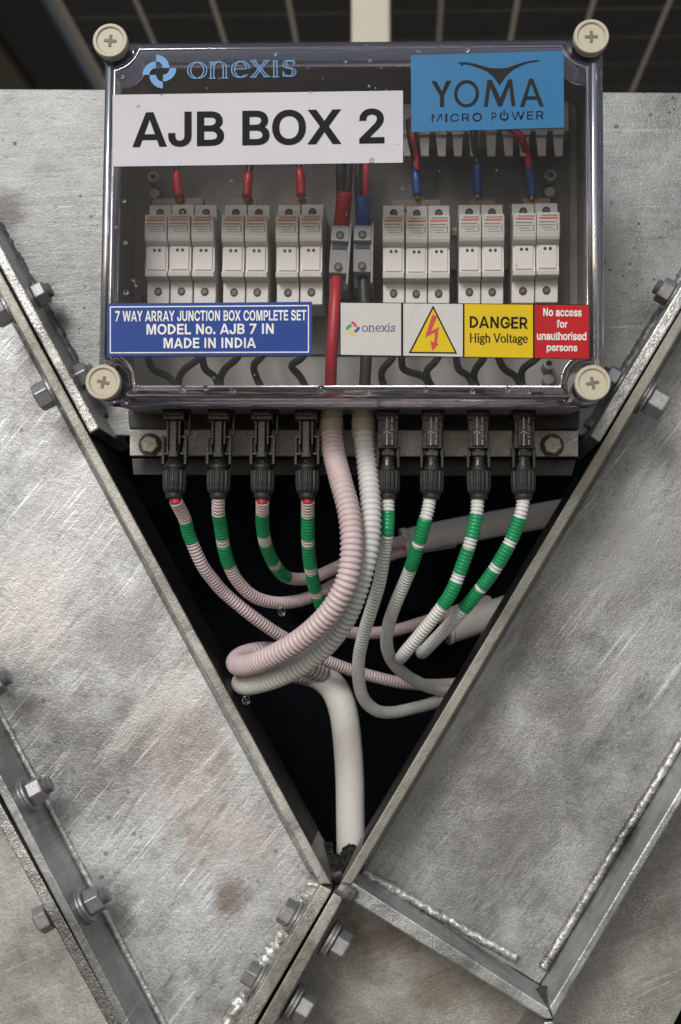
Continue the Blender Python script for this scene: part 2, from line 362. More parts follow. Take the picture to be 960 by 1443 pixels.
# ------------------------------------------------------------------ swept paths
class Path:
    def __init__(s, ctrl, ds=.0006):
        """ctrl: (px, py, y)"""
        c = [Vector(q) for q in ctrl]
        c = [c[0]*2-c[1]] + c + [c[-1]*2-c[-2]]
        pix = []
        for i in range(1, len(c)-2):
            p0, p1, p2, p3 = c[i-1:i+3]
            for k in range(40):
                t = k/40
                pix.append(.5*((2*p1)+(p2-p0)*t+(2*p0-5*p1+4*p2-p3)*t*t+(3*p1-p0-3*p2+p3)*t**3))
        pix.append(c[-2])
        # light smoothing
        for _ in range(12):
            pix = [pix[0]] + [(pix[i-1]+pix[i]*2+pix[i+1])/4 for i in range(1, len(pix)-1)] + [pix[-1]]
        w = [P(*q) for q in pix]
        s.pts, s.pix, s.s = w, pix, [0]
        for i in range(1, len(w)): s.s.append(s.s[-1]+(w[i]-w[i-1]).length)
        s.len = s.s[-1]
        t0 = (w[1]-w[0]).normalized(); n0 = t0.orthogonal().normalized()
        s.fr = []
        for i in range(len(w)):
            a, b = w[max(0, i-1)], w[min(len(w)-1, i+1)]
            t = (b-a).normalized(); n0 = (n0-t*n0.dot(t)).normalized(); s.fr.append((t, n0.copy(), t.cross(n0)))
    def at(s, d):
        d = max(0, min(s.len, d)); lo, hi = 0, len(s.s)-1
        while hi-lo > 1:
            m = (lo+hi)//2
            if s.s[m] <= d: lo = m
            else: hi = m
        f = (d-s.s[lo])/max(1e-9, s.s[hi]-s.s[lo])
        return s.pts[lo].lerp(s.pts[hi], f), [s.fr[lo][k].lerp(s.fr[hi][k], f).normalized() for k in range(3)]
    def near(s, px, py):
        i = min(range(len(s.pix)), key=lambda k: (s.pix[k].x-px)**2+(s.pix[k].y-py)**2); return s.s[i]
def sweep_bm(bm, path, s0, s1, R, pitch=0, amp=0, sides=14, step=.004, rfun=None, jit=0.0):
    st = []
    if pitch:
        k0 = math.floor(s0/pitch); k1 = math.ceil(s1/pitch)
        for k in range(k0, k1+1):
            for f, r in ((0.0, 1), (.16, 1), (.34, 1), (.50, 1-amp*.75), (.67, 1-amp), (.84, 1-amp*.75)):
                d = (k+f)*pitch
                if s0 <= d <= s1: st.append((d, r))
        if not st or st[0][0] > s0+1e-5: st.insert(0, (s0, st[0][1] if st else 1))
        if st[-1][0] < s1-1e-5: st.append((s1, st[-1][1]))
    else:
        n = max(2, int((s1-s0)/step)+1); st = [(s0+(s1-s0)*i/(n-1), 1) for i in range(n)]
    rings = []
    for d, r in st:
        p, (t, a, b) = path.at(d); rr = R*r*(rfun(d) if rfun else 1)
        rings.append([bm.verts.new(p+(a*math.cos(2*math.pi*i/sides)+b*math.sin(2*math.pi*i/sides))*(rr*(1+random.uniform(-jit, jit)))) for i in range(sides)])
    for k in range(len(rings)-1):
        for i in range(sides):
            bm.faces.new((rings[k][i], rings[k][(i+1) % sides], rings[k+1][(i+1) % sides], rings[k+1][i]))
    bm.faces.new(rings[0]); bm.faces.new(list(reversed(rings[-1])))
def sweep(name, path, s0, s1, R, mat, parent, **kw):
    bm = bmesh.new(); sweep_bm(bm, path, s0, s1, R, **kw)
    return link(name, bm_mesh(name, bm, True), mat, parent)

# ------------------------------------------------------------------ bolts (parts of a beam; washers and thread are sub-parts)
def hex_bm(r, l, ch=.12):
    bm = bmesh.new()
    prof = [(r*.9, 0), (r, l*.05), (r, l*(1-ch)), (r*.86, l)]
    lathe_bm(bm, prof, 6, 'Z'); bevel(bm, r*.05, 1); return bm_mesh('hex', bm)
HEX = {}
def bolt(parent, px, py, y, ang_px, r=.0108, l=.0115, washers=2, thread=0.0, mat=None, wr=1.28, spin=None, name='bolt'):
    """base of the nut or head at the pixel (on the flange face); ang_px: direction (dx,dy) in photo pixels"""
    mat = mat or M_bolt
    p = P(px, py, y); q = P(px+ang_px[0], py+ang_px[1], y)
    d = (q-p).normalized()
    rot = d.to_track_quat('Z', 'Y').to_matrix().to_4x4()
    rot = rot @ Matrix.Rotation(random.uniform(0, 1) if spin is None else spin, 4, 'Z')
    base = .0
    key = (round(r, 5), round(l, 5))
    if key not in HEX: HEX[key] = hex_bm(r, l)
    me = HEX[key] if mat is M_bolt else HEX[key].copy()
    wt = .0028
    o = link(name, me, mat, None); M = Matrix.Translation(p+d*(wt*washers)) @ rot
    o.parent = parent; o.matrix_parent_inverse = PM[parent.name].inverted() if parent.get('_w') else Matrix()
    o.matrix_basis = M
    for k in range(washers):
        wk = ('w', round(r*wr, 5), k)
        if wk not in HEX:
            HEX[wk] = lathe('washer', [(r*(wr-.05*k)*.95, 0), (r*(wr-.05*k), .0004), (r*(wr-.05*k), wt*.8), (r*(wr-.05*k)*.96, wt*.95)], 28, 'Z')
        w = link('washer', HEX[wk], M_bolt, None); w.parent = o
        w.location = (0, 0, -wt*(washers-k))
    if thread:
        tk = ('t', round(thread, 4), round(r, 4))
        if tk not in HEX:
            prof = []; n = int(thread/.0008)
            for i in range(n):
                prof += [(r*.60, i*.0008), (r*.53, i*.0008+.0004)]
            prof.append((r*.45, thread)); HEX[tk] = lathe('thread', prof, 20, 'Z')
        t = link('thread', HEX[tk], M_bolt, None); t.parent = o; t.location = (0, 0, l)
    return o

def bead(name, ctrl, R, parent, mat=None, jit=.25, wave=.35, seed=0):
    """lumpy weld run: a swept bead pushed in and out by 3-D noise"""
    pa = Path(ctrl); bm = bmesh.new(); sweep_bm(bm, pa, 0, pa.len, R, sides=14, step=.0013)
    off = Vector((seed*3.1, seed*1.7, 0))
    for v in bm.verts:
        n_ = mnoise.noise_vector(v.co*170+off)*(R*wave) + mnoise.noise_vector(v.co*420+off)*(R*wave*.5+R*jit*.25) + mnoise.noise_vector(v.co*900+off)*(R*jit*.25)
        v.co += n_
    return link(name, bm_mesh(name, bm, True), mat or M_weld, parent)

# ------------------------------------------------------------------ the setting
WEB = .072; FB = .095
g = link('ground', mesh('ground', [(-60, -60, -1.5), (60, -60, -1.5), (60, 60, -1.5), (-60, 60, -1.5)], [(0, 1, 2, 3)]), M_soil); structure(g)
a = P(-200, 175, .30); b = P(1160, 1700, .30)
bd = link('backdrop', prism_mesh('backdrop', [(a.x, a.z), (b.x, a.z), (b.x, b.z), (a.x, b.z)], .30, .305), M_void); structure(bd)  # near-black sheet added to stand in for the darkness behind the opening

a = P(395, 640, .27); b = P(610, 860, .27)
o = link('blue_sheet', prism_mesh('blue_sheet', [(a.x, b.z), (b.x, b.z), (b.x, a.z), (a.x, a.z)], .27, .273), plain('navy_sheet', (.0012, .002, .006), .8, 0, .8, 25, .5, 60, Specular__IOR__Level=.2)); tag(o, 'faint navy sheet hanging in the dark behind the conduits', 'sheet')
def lerp(p, q, t): return (p[0]+(q[0]-p[0])*t, p[1]+(q[1]-p[1])*t)
def ext(p, q, t0, t1): return lerp(p, q, t0), lerp(p, q, t1)
def yline(p, q, y): return (p[0]+(q[0]-p[0])*(y-p[1])/(q[1]-p[1]), y)

# --- left beam
LV0, LV1 = (107, 580), (453, 1220)               # V-side front edge of the inner flange
LO0, LO1 = (0, 1090), (184, 1442)                # inner front edge of the outer flange
lb = thing('steel_beam', 'pale scratched galvanised steel beam sloping from upper left down to the apex', 'beam', P(300, 1300, .05))
A = yline(LV0, LV1, 330); B = yline(LV0, LV1, 1246)
prism('flange', [(A[0]-16.5, A[1]), (A[0], A[1]), (B[0], B[1]), (B[0]-16.5, B[1])], 0, FB, M_edge, lb)
w0 = yline(LV0, LV1, 300); w1 = yline(LV0, LV1, 1235)
lw = yline((44, 1087), (232, 1443), 700); lw1 = yline((44, 1087), (232, 1443), 1500)
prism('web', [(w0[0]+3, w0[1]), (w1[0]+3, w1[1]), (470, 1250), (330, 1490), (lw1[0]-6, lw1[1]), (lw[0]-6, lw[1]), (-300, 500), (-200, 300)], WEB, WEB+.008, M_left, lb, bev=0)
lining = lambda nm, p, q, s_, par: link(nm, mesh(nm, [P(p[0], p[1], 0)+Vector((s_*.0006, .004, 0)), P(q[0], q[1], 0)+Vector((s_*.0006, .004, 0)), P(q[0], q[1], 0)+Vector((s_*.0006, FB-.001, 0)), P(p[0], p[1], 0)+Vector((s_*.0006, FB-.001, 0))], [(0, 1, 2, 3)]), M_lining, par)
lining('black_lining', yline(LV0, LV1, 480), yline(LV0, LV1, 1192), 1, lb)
# fillet at the inner flange root (seen as a pale line beside the edge)
fa = yline(LV0, LV1, 330); fb = yline(LV0, LV1, 1225)
bead('root_fillet', [(fa[0]-10, fa[1], WEB-.001), lerp((fa[0]-10, fa[1]), (fb[0]-10, fb[1]), .5)+(WEB-.001,), (fb[0]-10, fb[1], WEB-.001)], .0066, lb, M_left, jit=.02, wave=.03, seed=1)
o0 = yline(LO0, LO1, 960); o1 = yline(LO0, LO1, 1500)
prism('flange', [(o0[0], o0[1]), (o1[0], o1[1]), (o1[0]-15, o1[1]), (o0[0]-15, o0[1])], 0, FB+.03, M_flange, lb)
j0 = yline((44, 1087), (232, 1443), 960); j1 = yline((44, 1087), (232, 1443), 1480)
bead('root_fillet', [(j0[0], j0[1], WEB), lerp(j0, j1, .33)+(WEB,), lerp(j0, j1, .66)+(WEB,), (j1[0], j1[1], WEB)], .0028, lb, M_weld, jit=.1, wave=.10, seed=2)
# lower right end plate of the left beam
prism('end_plate', [(452, 1247), (468, 1255), (340, 1475), (316, 1475)], 0.001, FB, M_edge, lb)
bead('weld_bead', [(447, 1243, .055), (438, 1262, .060), (428, 1280, .064)], .0075, lb, M_weld, .3, .45, 3)
bead('weld_bead', [(402, 1310, .062), (392, 1328, .062), (380, 1345, .062), (370, 1358, .062)], .0070, lb, M_weld, .3, .45, 4)
bead('weld_bead', [(345, 1400, .062), (335, 1420, .062), (322, 1445, .062)], .0055, lb, M_weld, .3, .45, 5)
# --- bolts on the left beam
bolt(lb, 81, 547, .026, (-.88, .475), washers=2, l=.0130, r=.0118)
bolt(lb, 20, 431, .026, (-.88, .475), washers=2, l=.0130, r=.0118)
bolt(lb, 34, 1124, .030, (.88, -.475), washers=2, thread=.006, spin=.2, wr=1.35, l=.0125)
bolt(lb, 115, 1279, .030, (.88, -.475), washers=2, thread=.006, spin=.75, wr=1.35, l=.0125)
bolt(lb, -24, 972, .030, (.88, -.475), washers=2, thread=.006, spin=.5, wr=1.35, l=.0125)
bolt(lb, 422, 1296, .030, (-.85, -.53), washers=2, l=.0105, spin=.5)
bolt(lb, 371, 1383, .030, (-.85, -.53), washers=2, l=.0105, spin=.3)

# --- right beam
RV0, RV1 = (960, 437), (480, 1245)
rb = thing('steel_beam', 'dark grey streaked galvanised steel beam sloping from upper right down to the apex', 'beam', P(640, 1300, .05))
A = yline(RV0, RV1, 340); B = yline(RV0, RV1, 1247)
prism('flange', [(A[0], A[1]), (A[0]+17, A[1]), (B[0]+17, B[1]), (B[0], B[1])], 0, FB, M_edge_r, rb)
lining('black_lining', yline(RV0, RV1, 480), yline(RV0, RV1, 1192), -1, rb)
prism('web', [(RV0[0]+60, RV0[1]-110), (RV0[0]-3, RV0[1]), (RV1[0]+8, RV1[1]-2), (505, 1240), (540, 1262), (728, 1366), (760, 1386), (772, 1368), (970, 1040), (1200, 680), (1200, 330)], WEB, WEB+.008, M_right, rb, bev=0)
fa = yline(RV0, RV1, 380); fb = yline(RV0, RV1, 1215)
bead('root_fillet', [(fa[0]+10, fa[1], WEB-.001), lerp((fa[0]+10, fa[1]), (fb[0]+10, fb[1]), .5)+(WEB-.001,), (fb[0]+10, fb[1], WEB-.001)], .0066, rb, M_edge_r, jit=.02, wave=.03, seed=6)
prism('flange', [yline((960, 1109), (776, 1416), 960), yline((960, 1131), (780, 1436), 960), (780, 1434), (774, 1420)], 0, FB+.03, M_flange, rb)
prism('end_plate', [(497, 1243), (773, 1421), (779, 1436), (768, 1436), (484, 1262)], 0.0015, FB+.02, M_flange, rb)
bead('root_fillet', [(985, 1003, WEB), (960, 1044, WEB), (861, 1206, WEB), (765, 1364, WEB)], .0042, rb, M_cut, .3, .15, 7)
bead('weld_bead', [(512, 1229, .058), (522, 1236, .062), (560, 1256, .066), (620, 1290, .068), (680, 1324, .068), (728, 1350, .068)], .0034, rb, M_weld, .4, .3, 8)
bead('weld_bead', [(480, 1250, -.002), (488, 1256, -.003), (497, 1262, .0)], .0050, rb, M_edge, .2, .3, 9)
bead('weld_bead', [(766, 1398, .045), (768, 1412, .03), (771, 1424, .01)], .0055, rb, M_raildark, .3, .3, 10)
bolt(rb, 904, 556, .020, (.86, .51), washers=2, l=.0155, r=.0125, spin=.42)

# --- upper beam behind the box
ub = thing('steel_beam', 'galvanised steel beam web behind the junction box with sloping end plates', 'beam', P(480, 600, .08))
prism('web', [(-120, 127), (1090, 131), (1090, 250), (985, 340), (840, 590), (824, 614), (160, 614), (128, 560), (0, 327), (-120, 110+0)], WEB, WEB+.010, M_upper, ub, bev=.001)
prism('end_plate', [(-60, 235), (-60, 262), (127, 611), (140, 603)], -.004, FB+.03, M_cut, ub)
prism('end_plate', [(1010, 321), (1022, 331), (845, 624), (831, 614)], -.004, FB+.03, M_cut, ub)
bead('weld_bead', [(-5, 318, WEB), (60, 432, WEB), (128, 556, WEB), (145, 590, WEB)], .0055, ub, M_upper, .15, .25, 11)
bead('weld_bead', [(975, 372, WEB), (920, 462, WEB), (850, 576, WEB), (832, 604, WEB)], .0055, ub, M_upper, .15, .25, 12)
N1 = (.88, -.475); N2 = (-.86, -.51)
bolt(ub, 46, 421, .040, N1, washers=1, thread=.004, l=.0105, spin=.3)
bolt(ub, 106, 536, .040, N1, washers=1, thread=.004, l=.0105, spin=.9)
bolt(ub, 950, 418, .040, N2, washers=1, thread=.004, l=.0105, spin=.3)
bolt(ub, 874, 541, .040, N2, washers=1, thread=.004, l=.0105, spin=.7)

# --- beam below the apex, beam at lower left, beam at lower right
cb = thing('steel_beam', 'brownish galvanised steel beam at the bottom centre under the apex', 'beam', P(600, 1440, .06))
prism('end_plate', [(470, 1258), (484, 1266), (370, 1475), (346, 1475)], 0.0, FB, M_edge, cb)
prism('web', [(474, 1275), (360, 1480), (740, 1480), (768, 1426), (600, 1322), (486, 1258)], WEB+.010, WEB+.018, M_lower, cb, bev=0)
bolt(cb, 461, 1320, .022, (.85, .53), washers=2, l=.0125, r=.0118, spin=.45)
bolt(cb, 409, 1409, .022, (.85, .53), washers=2, l=.0125, r=.0118, spin=.2)
db = thing('steel_beam', 'plain galvanised steel beam at lower left, bolted under the pale beam', 'beam', P(40, 1440, .06))
q0, q1 = (0, 1131), (171, 1443)
e0 = yline(q0, q1, 980); e1 = yline(q0, q1, 1500)
prism('flange', [e0, e1, (e1[0]-19, e1[1]), (e0[0]-19, e0[1])], 0.002, FB+.03, M_cut, db)
prism('web', [(e0[0]-3, e0[1]), (e1[0]-3, e1[1]), (-160, 1500), (-160, 960)], WEB, WEB+.008, M_lower, db, bev=0)
bolt(db, 71, 1290, .030, (-.88, .475), washers=0, l=.0115, spin=.5)
eb = thing('steel_beam', 'beige grey galvanised steel beam in the lower right corner', 'beam', P(880, 1440, .06))
prism('web', [yline((960, 1131), (780, 1436), 1000), (774, 1432), (740, 1490), (925, 1490), (962, 1418), (1100, 1200), (1100, 1000)], WEB+.010, WEB+.018, M_lower, eb, bev=0)
prism('flange', [(768, 1440), (782, 1440), (752, 1490), (737, 1490)], 0.001, FB, M_cut, eb)

# ------------------------------------------------------------------ mounting rail under the box
rail = thing('mounting_rail', 'stained galvanised rail with end bolts under the junction box', 'rail', P(500, 640, -.01))
prism('front_plate', [(183, 605), (815, 607), (815, 643), (183, 642)], -.028, -.023, M_rail, rail, bev=.0006)
prism('top_lip', [(180, 577), (818, 577), (816, 604.5), (182, 604.5)], -.012, .020, M_raildark, rail, bev=.0015)
prism('lower_strip', [(186, 646), (812, 648), (806, 670), (188, 669)], -.006, -.002, M_raildark, rail, bev=.0005)
for bx, by in ((212, 627), (778, 628)):
    bolt(rail, bx, by, -.028, (0, 0.0001), washers=0) if False else None
    p = P(bx, by, -.028)
    me = lathe('bolt_head', [(.0066, 0), (.0072, -.0006), (.0072, -.0042), (.0060, -.0052)], 6, 'Y')
    o = link('bolt', me, M_boltrust, rail); o.matrix_basis = Matrix.Translation(p) @ Matrix.Rotation(.25, 4, 'Y')
    w = link('washer', lathe('washer', [(.0088, 0), (.0088, -.0009), (.0084, -.0011)], 24, 'Y'), M_raildark, None); w.parent = o

# ------------------------------------------------------------------ the junction box
LID, LIP, BACK = -.135, -.092, -.004
TH = rad(.5)
O = P(491, 310, LID)
BR = Matrix.Rotation(TH, 4, 'Y')
BM = Matrix.Translation((O.x, 0, O.z)) @ BR; BMI = BM.inverted()
def LB(px, py, y): return BMI @ P(px, py, y)
jb = thing('junction_box', 'grey junction box with clear lid labelled AJB BOX 2 on the steel beams', 'junction box', (O.x, 0, O.z), world_children=False, rot=(0, TH, 0))
def scale_at(y): return MM*(D+y)/D
k = scale_at(LID)
tl, tr_, bl, br_ = LB(157, 58, LID), LB(833, 53, LID), LB(145, 538, LID), LB(835, 541, LID)
SX = [(tl.x+bl.x)/2, (tr_.x+br_.x)/2]; SZ = [(bl.z+br_.z)/2, (tl.z+tr_.z)/2]
X0, X1 = SX[0]-4*k, SX[1]+6*k              # outer walls of the raised lid
Z0, Z1 = SZ[0]-17*k, SZ[1]-1*k
def notched(x0, x1, z0, z1, R, n=7):
    """rectangle with concave notches round the four screw posts"""
    pts = []
    def arc(cx, cz, xs, zs, order):
        # intersection of the circle with the vertical and horizontal sides
        dx = x0-cx if xs < 0 else x1-cx; dz = z0-cz if zs < 0 else z1-cz
        pa = (cx+dx, cz-zs*math.sqrt(max(1e-9, R*R-dx*dx))); pb = (cx-xs*math.sqrt(max(1e-9, R*R-dz*dz)), cz+dz)
        a0 = math.atan2(pa[1]-cz, pa[0]-cx); a1 = math.atan2(pb[1]-cz, pb[0]-cx)
        d = a1-a0
        while d > math.pi: d -= 2*math.pi
        while d < -math.pi: d += 2*math.pi
        q = [(cx+R*math.cos(a0+d*i/n), cz+R*math.sin(a0+d*i/n)) for i in range(n+1)]
        return q if order else list(reversed(q))
    pts += arc(SX[0], SZ[0], -1, -1, True)      # bottom left: from left side to bottom side
    pts += arc(SX[1], SZ[0], 1, -1, False)      # bottom right: bottom -> right
    pts += arc(SX[1], SZ[1], 1, 1, True)        # top right: right -> top
    pts += arc(SX[0], SZ[1], -1, 1, False)      # top left: top -> left
    return pts
RN = 33*k
def ring_part(name, loops, mat, parent, close=True, smooth=True):
    bm = bmesh.new(); L = []
    for (pts, y) in loops: L.append([bm.verts.new((x, y, z)) for x, z in pts])
    n = len(L[0]); m = len(L)
    for a_ in range(m if close else m-1):
        for i in range(n):
            bm.faces.new((L[a_][i], L[a_][(i+1) % n], L[(a_+1) % m][(i+1) % n], L[(a_+1) % m][i]))
    return link(name, bm_mesh(name, bm, smooth), mat, parent)
def nl(i): return notched(X0+i*k, X1-i*k, Z0+i*k, Z1-i*k, RN+i*k)
def plate_cap(name, pts, y, mat, parent):
    bm = bmesh.new(); bm.faces.new([bm.verts.new((x, y, z)) for x, z in pts]); return link(name, bm_mesh(name, bm), mat, parent)
rim = ring_part('lid_rim', [(nl(0), LIP), (nl(0.4), LID+.009), (nl(1.2), LID+.006), (nl(3), LID+.0032), (nl(6), LID+.0012), (nl(9.5), LID+.0002), (nl(13), LID), (nl(13.2), LID+.0009), (nl(11), LID+.0026), (nl(8.5), LID+.005), (nl(7), LID+.009), (nl(6), LIP)], M_rim, jb)
plate_cap('lid_window', nl(13), LID+.0006, M_clear, jb)
def rrect(x0, x1, z0, z1, r, n=5):
    pts = []
    for cx, cz, a0 in ((x0+r, z0+r, 180), (x1-r, z0+r, 270), (x1-r, z1-r, 0), (x0+r, z1-r, 90)):
        for i in range(n+1):
            a_ = rad(a0+90*i/n); pts.append((cx+r*math.cos(a_), cz+r*math.sin(a_)))
    return pts
EX0, EX1, EZ0, EZ1 = SX[0]-25*k, SX[1]+28*k, SZ[0]-21*k, SZ[1]+31*k
ring_part('lid_flange', [(rrect(EX0, EX1, EZ0, EZ1, 30*k), LIP+.004), (rrect(EX0, EX1, EZ0, EZ1, 30*k), LIP-.001), (rrect(EX0+1.5*k, EX1-1.5*k, EZ0+1.5*k, EZ1-1.5*k, 30*k), LIP-.0025),
                         (rrect(X0+2*k, X1-2*k, Z0+2*k, Z1-2*k, 30*k), LIP-.0025), (rrect(X0+4*k, X1-4*k, Z0+4*k, Z1-4*k, 30*k), LIP+.004)], M_rim, jb)
# base tub
bm = bmesh.new()
def tub(i, y): return [bm.verts.new((x, y, z)) for x, z in rrect(EX0+i*k, EX1-i*k, EZ0+i*k, EZ1-i*k, 30*k)]
L = [tub(7, LIP+.005), tub(0, LIP+.0045), tub(5, LIP+.03), tub(13, BACK), ]
inn = [tub(8, LIP+.006), tub(19, BACK-.004)]
n = len(L[0])
for s_ in (L, inn):
    for a_ in range(len(s_)-1):
        for i in range(n): bm.faces.new((s_[a_][i], s_[a_][(i+1) % n], s_[a_+1][(i+1) % n], s_[a_+1][i]))
for i in range(n): bm.faces.new((L[0][i], L[0][(i+1) % n], inn[0][(i+1) % n], inn[0][i]))
bm.faces.new(L[-1]); bm.faces.new(inn[-1])
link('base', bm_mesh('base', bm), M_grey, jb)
c_ = [LB(188, 70, -.011), LB(803, 500, -.011)]
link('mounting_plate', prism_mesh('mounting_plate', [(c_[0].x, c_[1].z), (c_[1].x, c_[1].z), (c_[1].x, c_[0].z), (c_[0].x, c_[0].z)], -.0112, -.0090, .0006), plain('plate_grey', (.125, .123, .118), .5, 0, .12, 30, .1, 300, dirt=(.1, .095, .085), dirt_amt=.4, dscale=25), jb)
# glossy beads added on the lid's vertical edges to catch side light
def edgemat():
    t = NT('lid_glint_gloss'); p = t.principled((.86, .84, .90), .03, 0, None, Transmission__Weight=1.0, IOR=1.49)
    g = t.n('ShaderNodeBsdfGlossy'); g.inputs['Color'].default_value = (.97, .95, 1, 1); g.inputs['Roughness'].default_value = .14
    mx = t.n('ShaderNodeMixShader'); mx.inputs[0].default_value = .6
    t.l(p.outputs[0], mx.inputs[1]); t.l(g.outputs[0], mx.inputs[2]); t.l(mx.outputs[0], t.o.inputs['Surface']); return t.m
M_lidedge = edgemat()
for xe in (X0+2.5*k, X1-2.5*k):
    bm = bmesh.new(); lathe_bm(bm, [(2.0*k, SZ[0]+RN+1*k), (4.2*k, SZ[0]+RN+4*k), (4.2*k, SZ[1]-RN-4*k), (2.0*k, SZ[1]-RN-1*k)], 24, 'Z')
    o = link('lid_glint_bead', bm_mesh('lid_glint_bead', bm, True), M_lidedge, jb); o.location = (xe, LID+.0034, 0)
# mounting bosses inside the base
for (cx, cy) in ((216, 249), (776, 247), (774, 512)):
    p = LB(cx, cy, -.03)
    bm = bmesh.new(); lathe_bm(bm, [(.0044, 0), (.0044, -.022), (.0022, -.022), (.0022, -.016)], 18, 'Y')
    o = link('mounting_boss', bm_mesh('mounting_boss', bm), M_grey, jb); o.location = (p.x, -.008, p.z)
    bm = bmesh.new(); lathe_bm(bm, [(.0040, 0), (.0040, -.016)], 12, 'Y')
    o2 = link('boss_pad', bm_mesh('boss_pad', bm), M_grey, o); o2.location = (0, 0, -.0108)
# corner posts with cross slot screws
def cross_bm(r, w, y0, y1):
    bm = bmesh.new()
    box_bm(bm, -r, r, y0, y1, -w, w, .0003); box_bm(bm, -w*.98, w*.98, y0-.00005, y1, -r*.98, r*.98, .0003); return bm_mesh('cross', bm)
CR = cross_bm(.0043, .0011, -.0002, .001)
post_me = lathe('screw_post', [(.0112, .004), (.0115, 0)], 36, 'Y')
cap_me = lathe('screw_cap', [(.0108, .0), (.0118, -.0006), (.0121, -.002), (.0121, -.0060), (.0115, -.0070), (.0098, -.0070), (.0090, -.0061), (.0088, -.0056)], 40, 'Y')
for i, (sx, sz) in enumerate(((SX[0], SZ[1]), (SX[1], SZ[1]), (SX[0], SZ[0]), (SX[1], SZ[0]))):
    o = link('corner_post', post_me, M_beige, jb); o.location = (sx, LID+.004, sz)
    link('post_sleeve', lathe('post_sleeve', [(.0108, 0), (.0108, .034)], 32, 'Y', True), M_rim, o).location = (0, .0042, 0)
    c = link('screw_cap', cap_me, M_beige, o); c.location = (0, .0005, 0)
    x_ = link('screw_slot', CR, M_beigedark, o); x_.location = (0, -.0054, 0); x_.rotation_euler = (0, random.uniform(-.35, .35), 0)

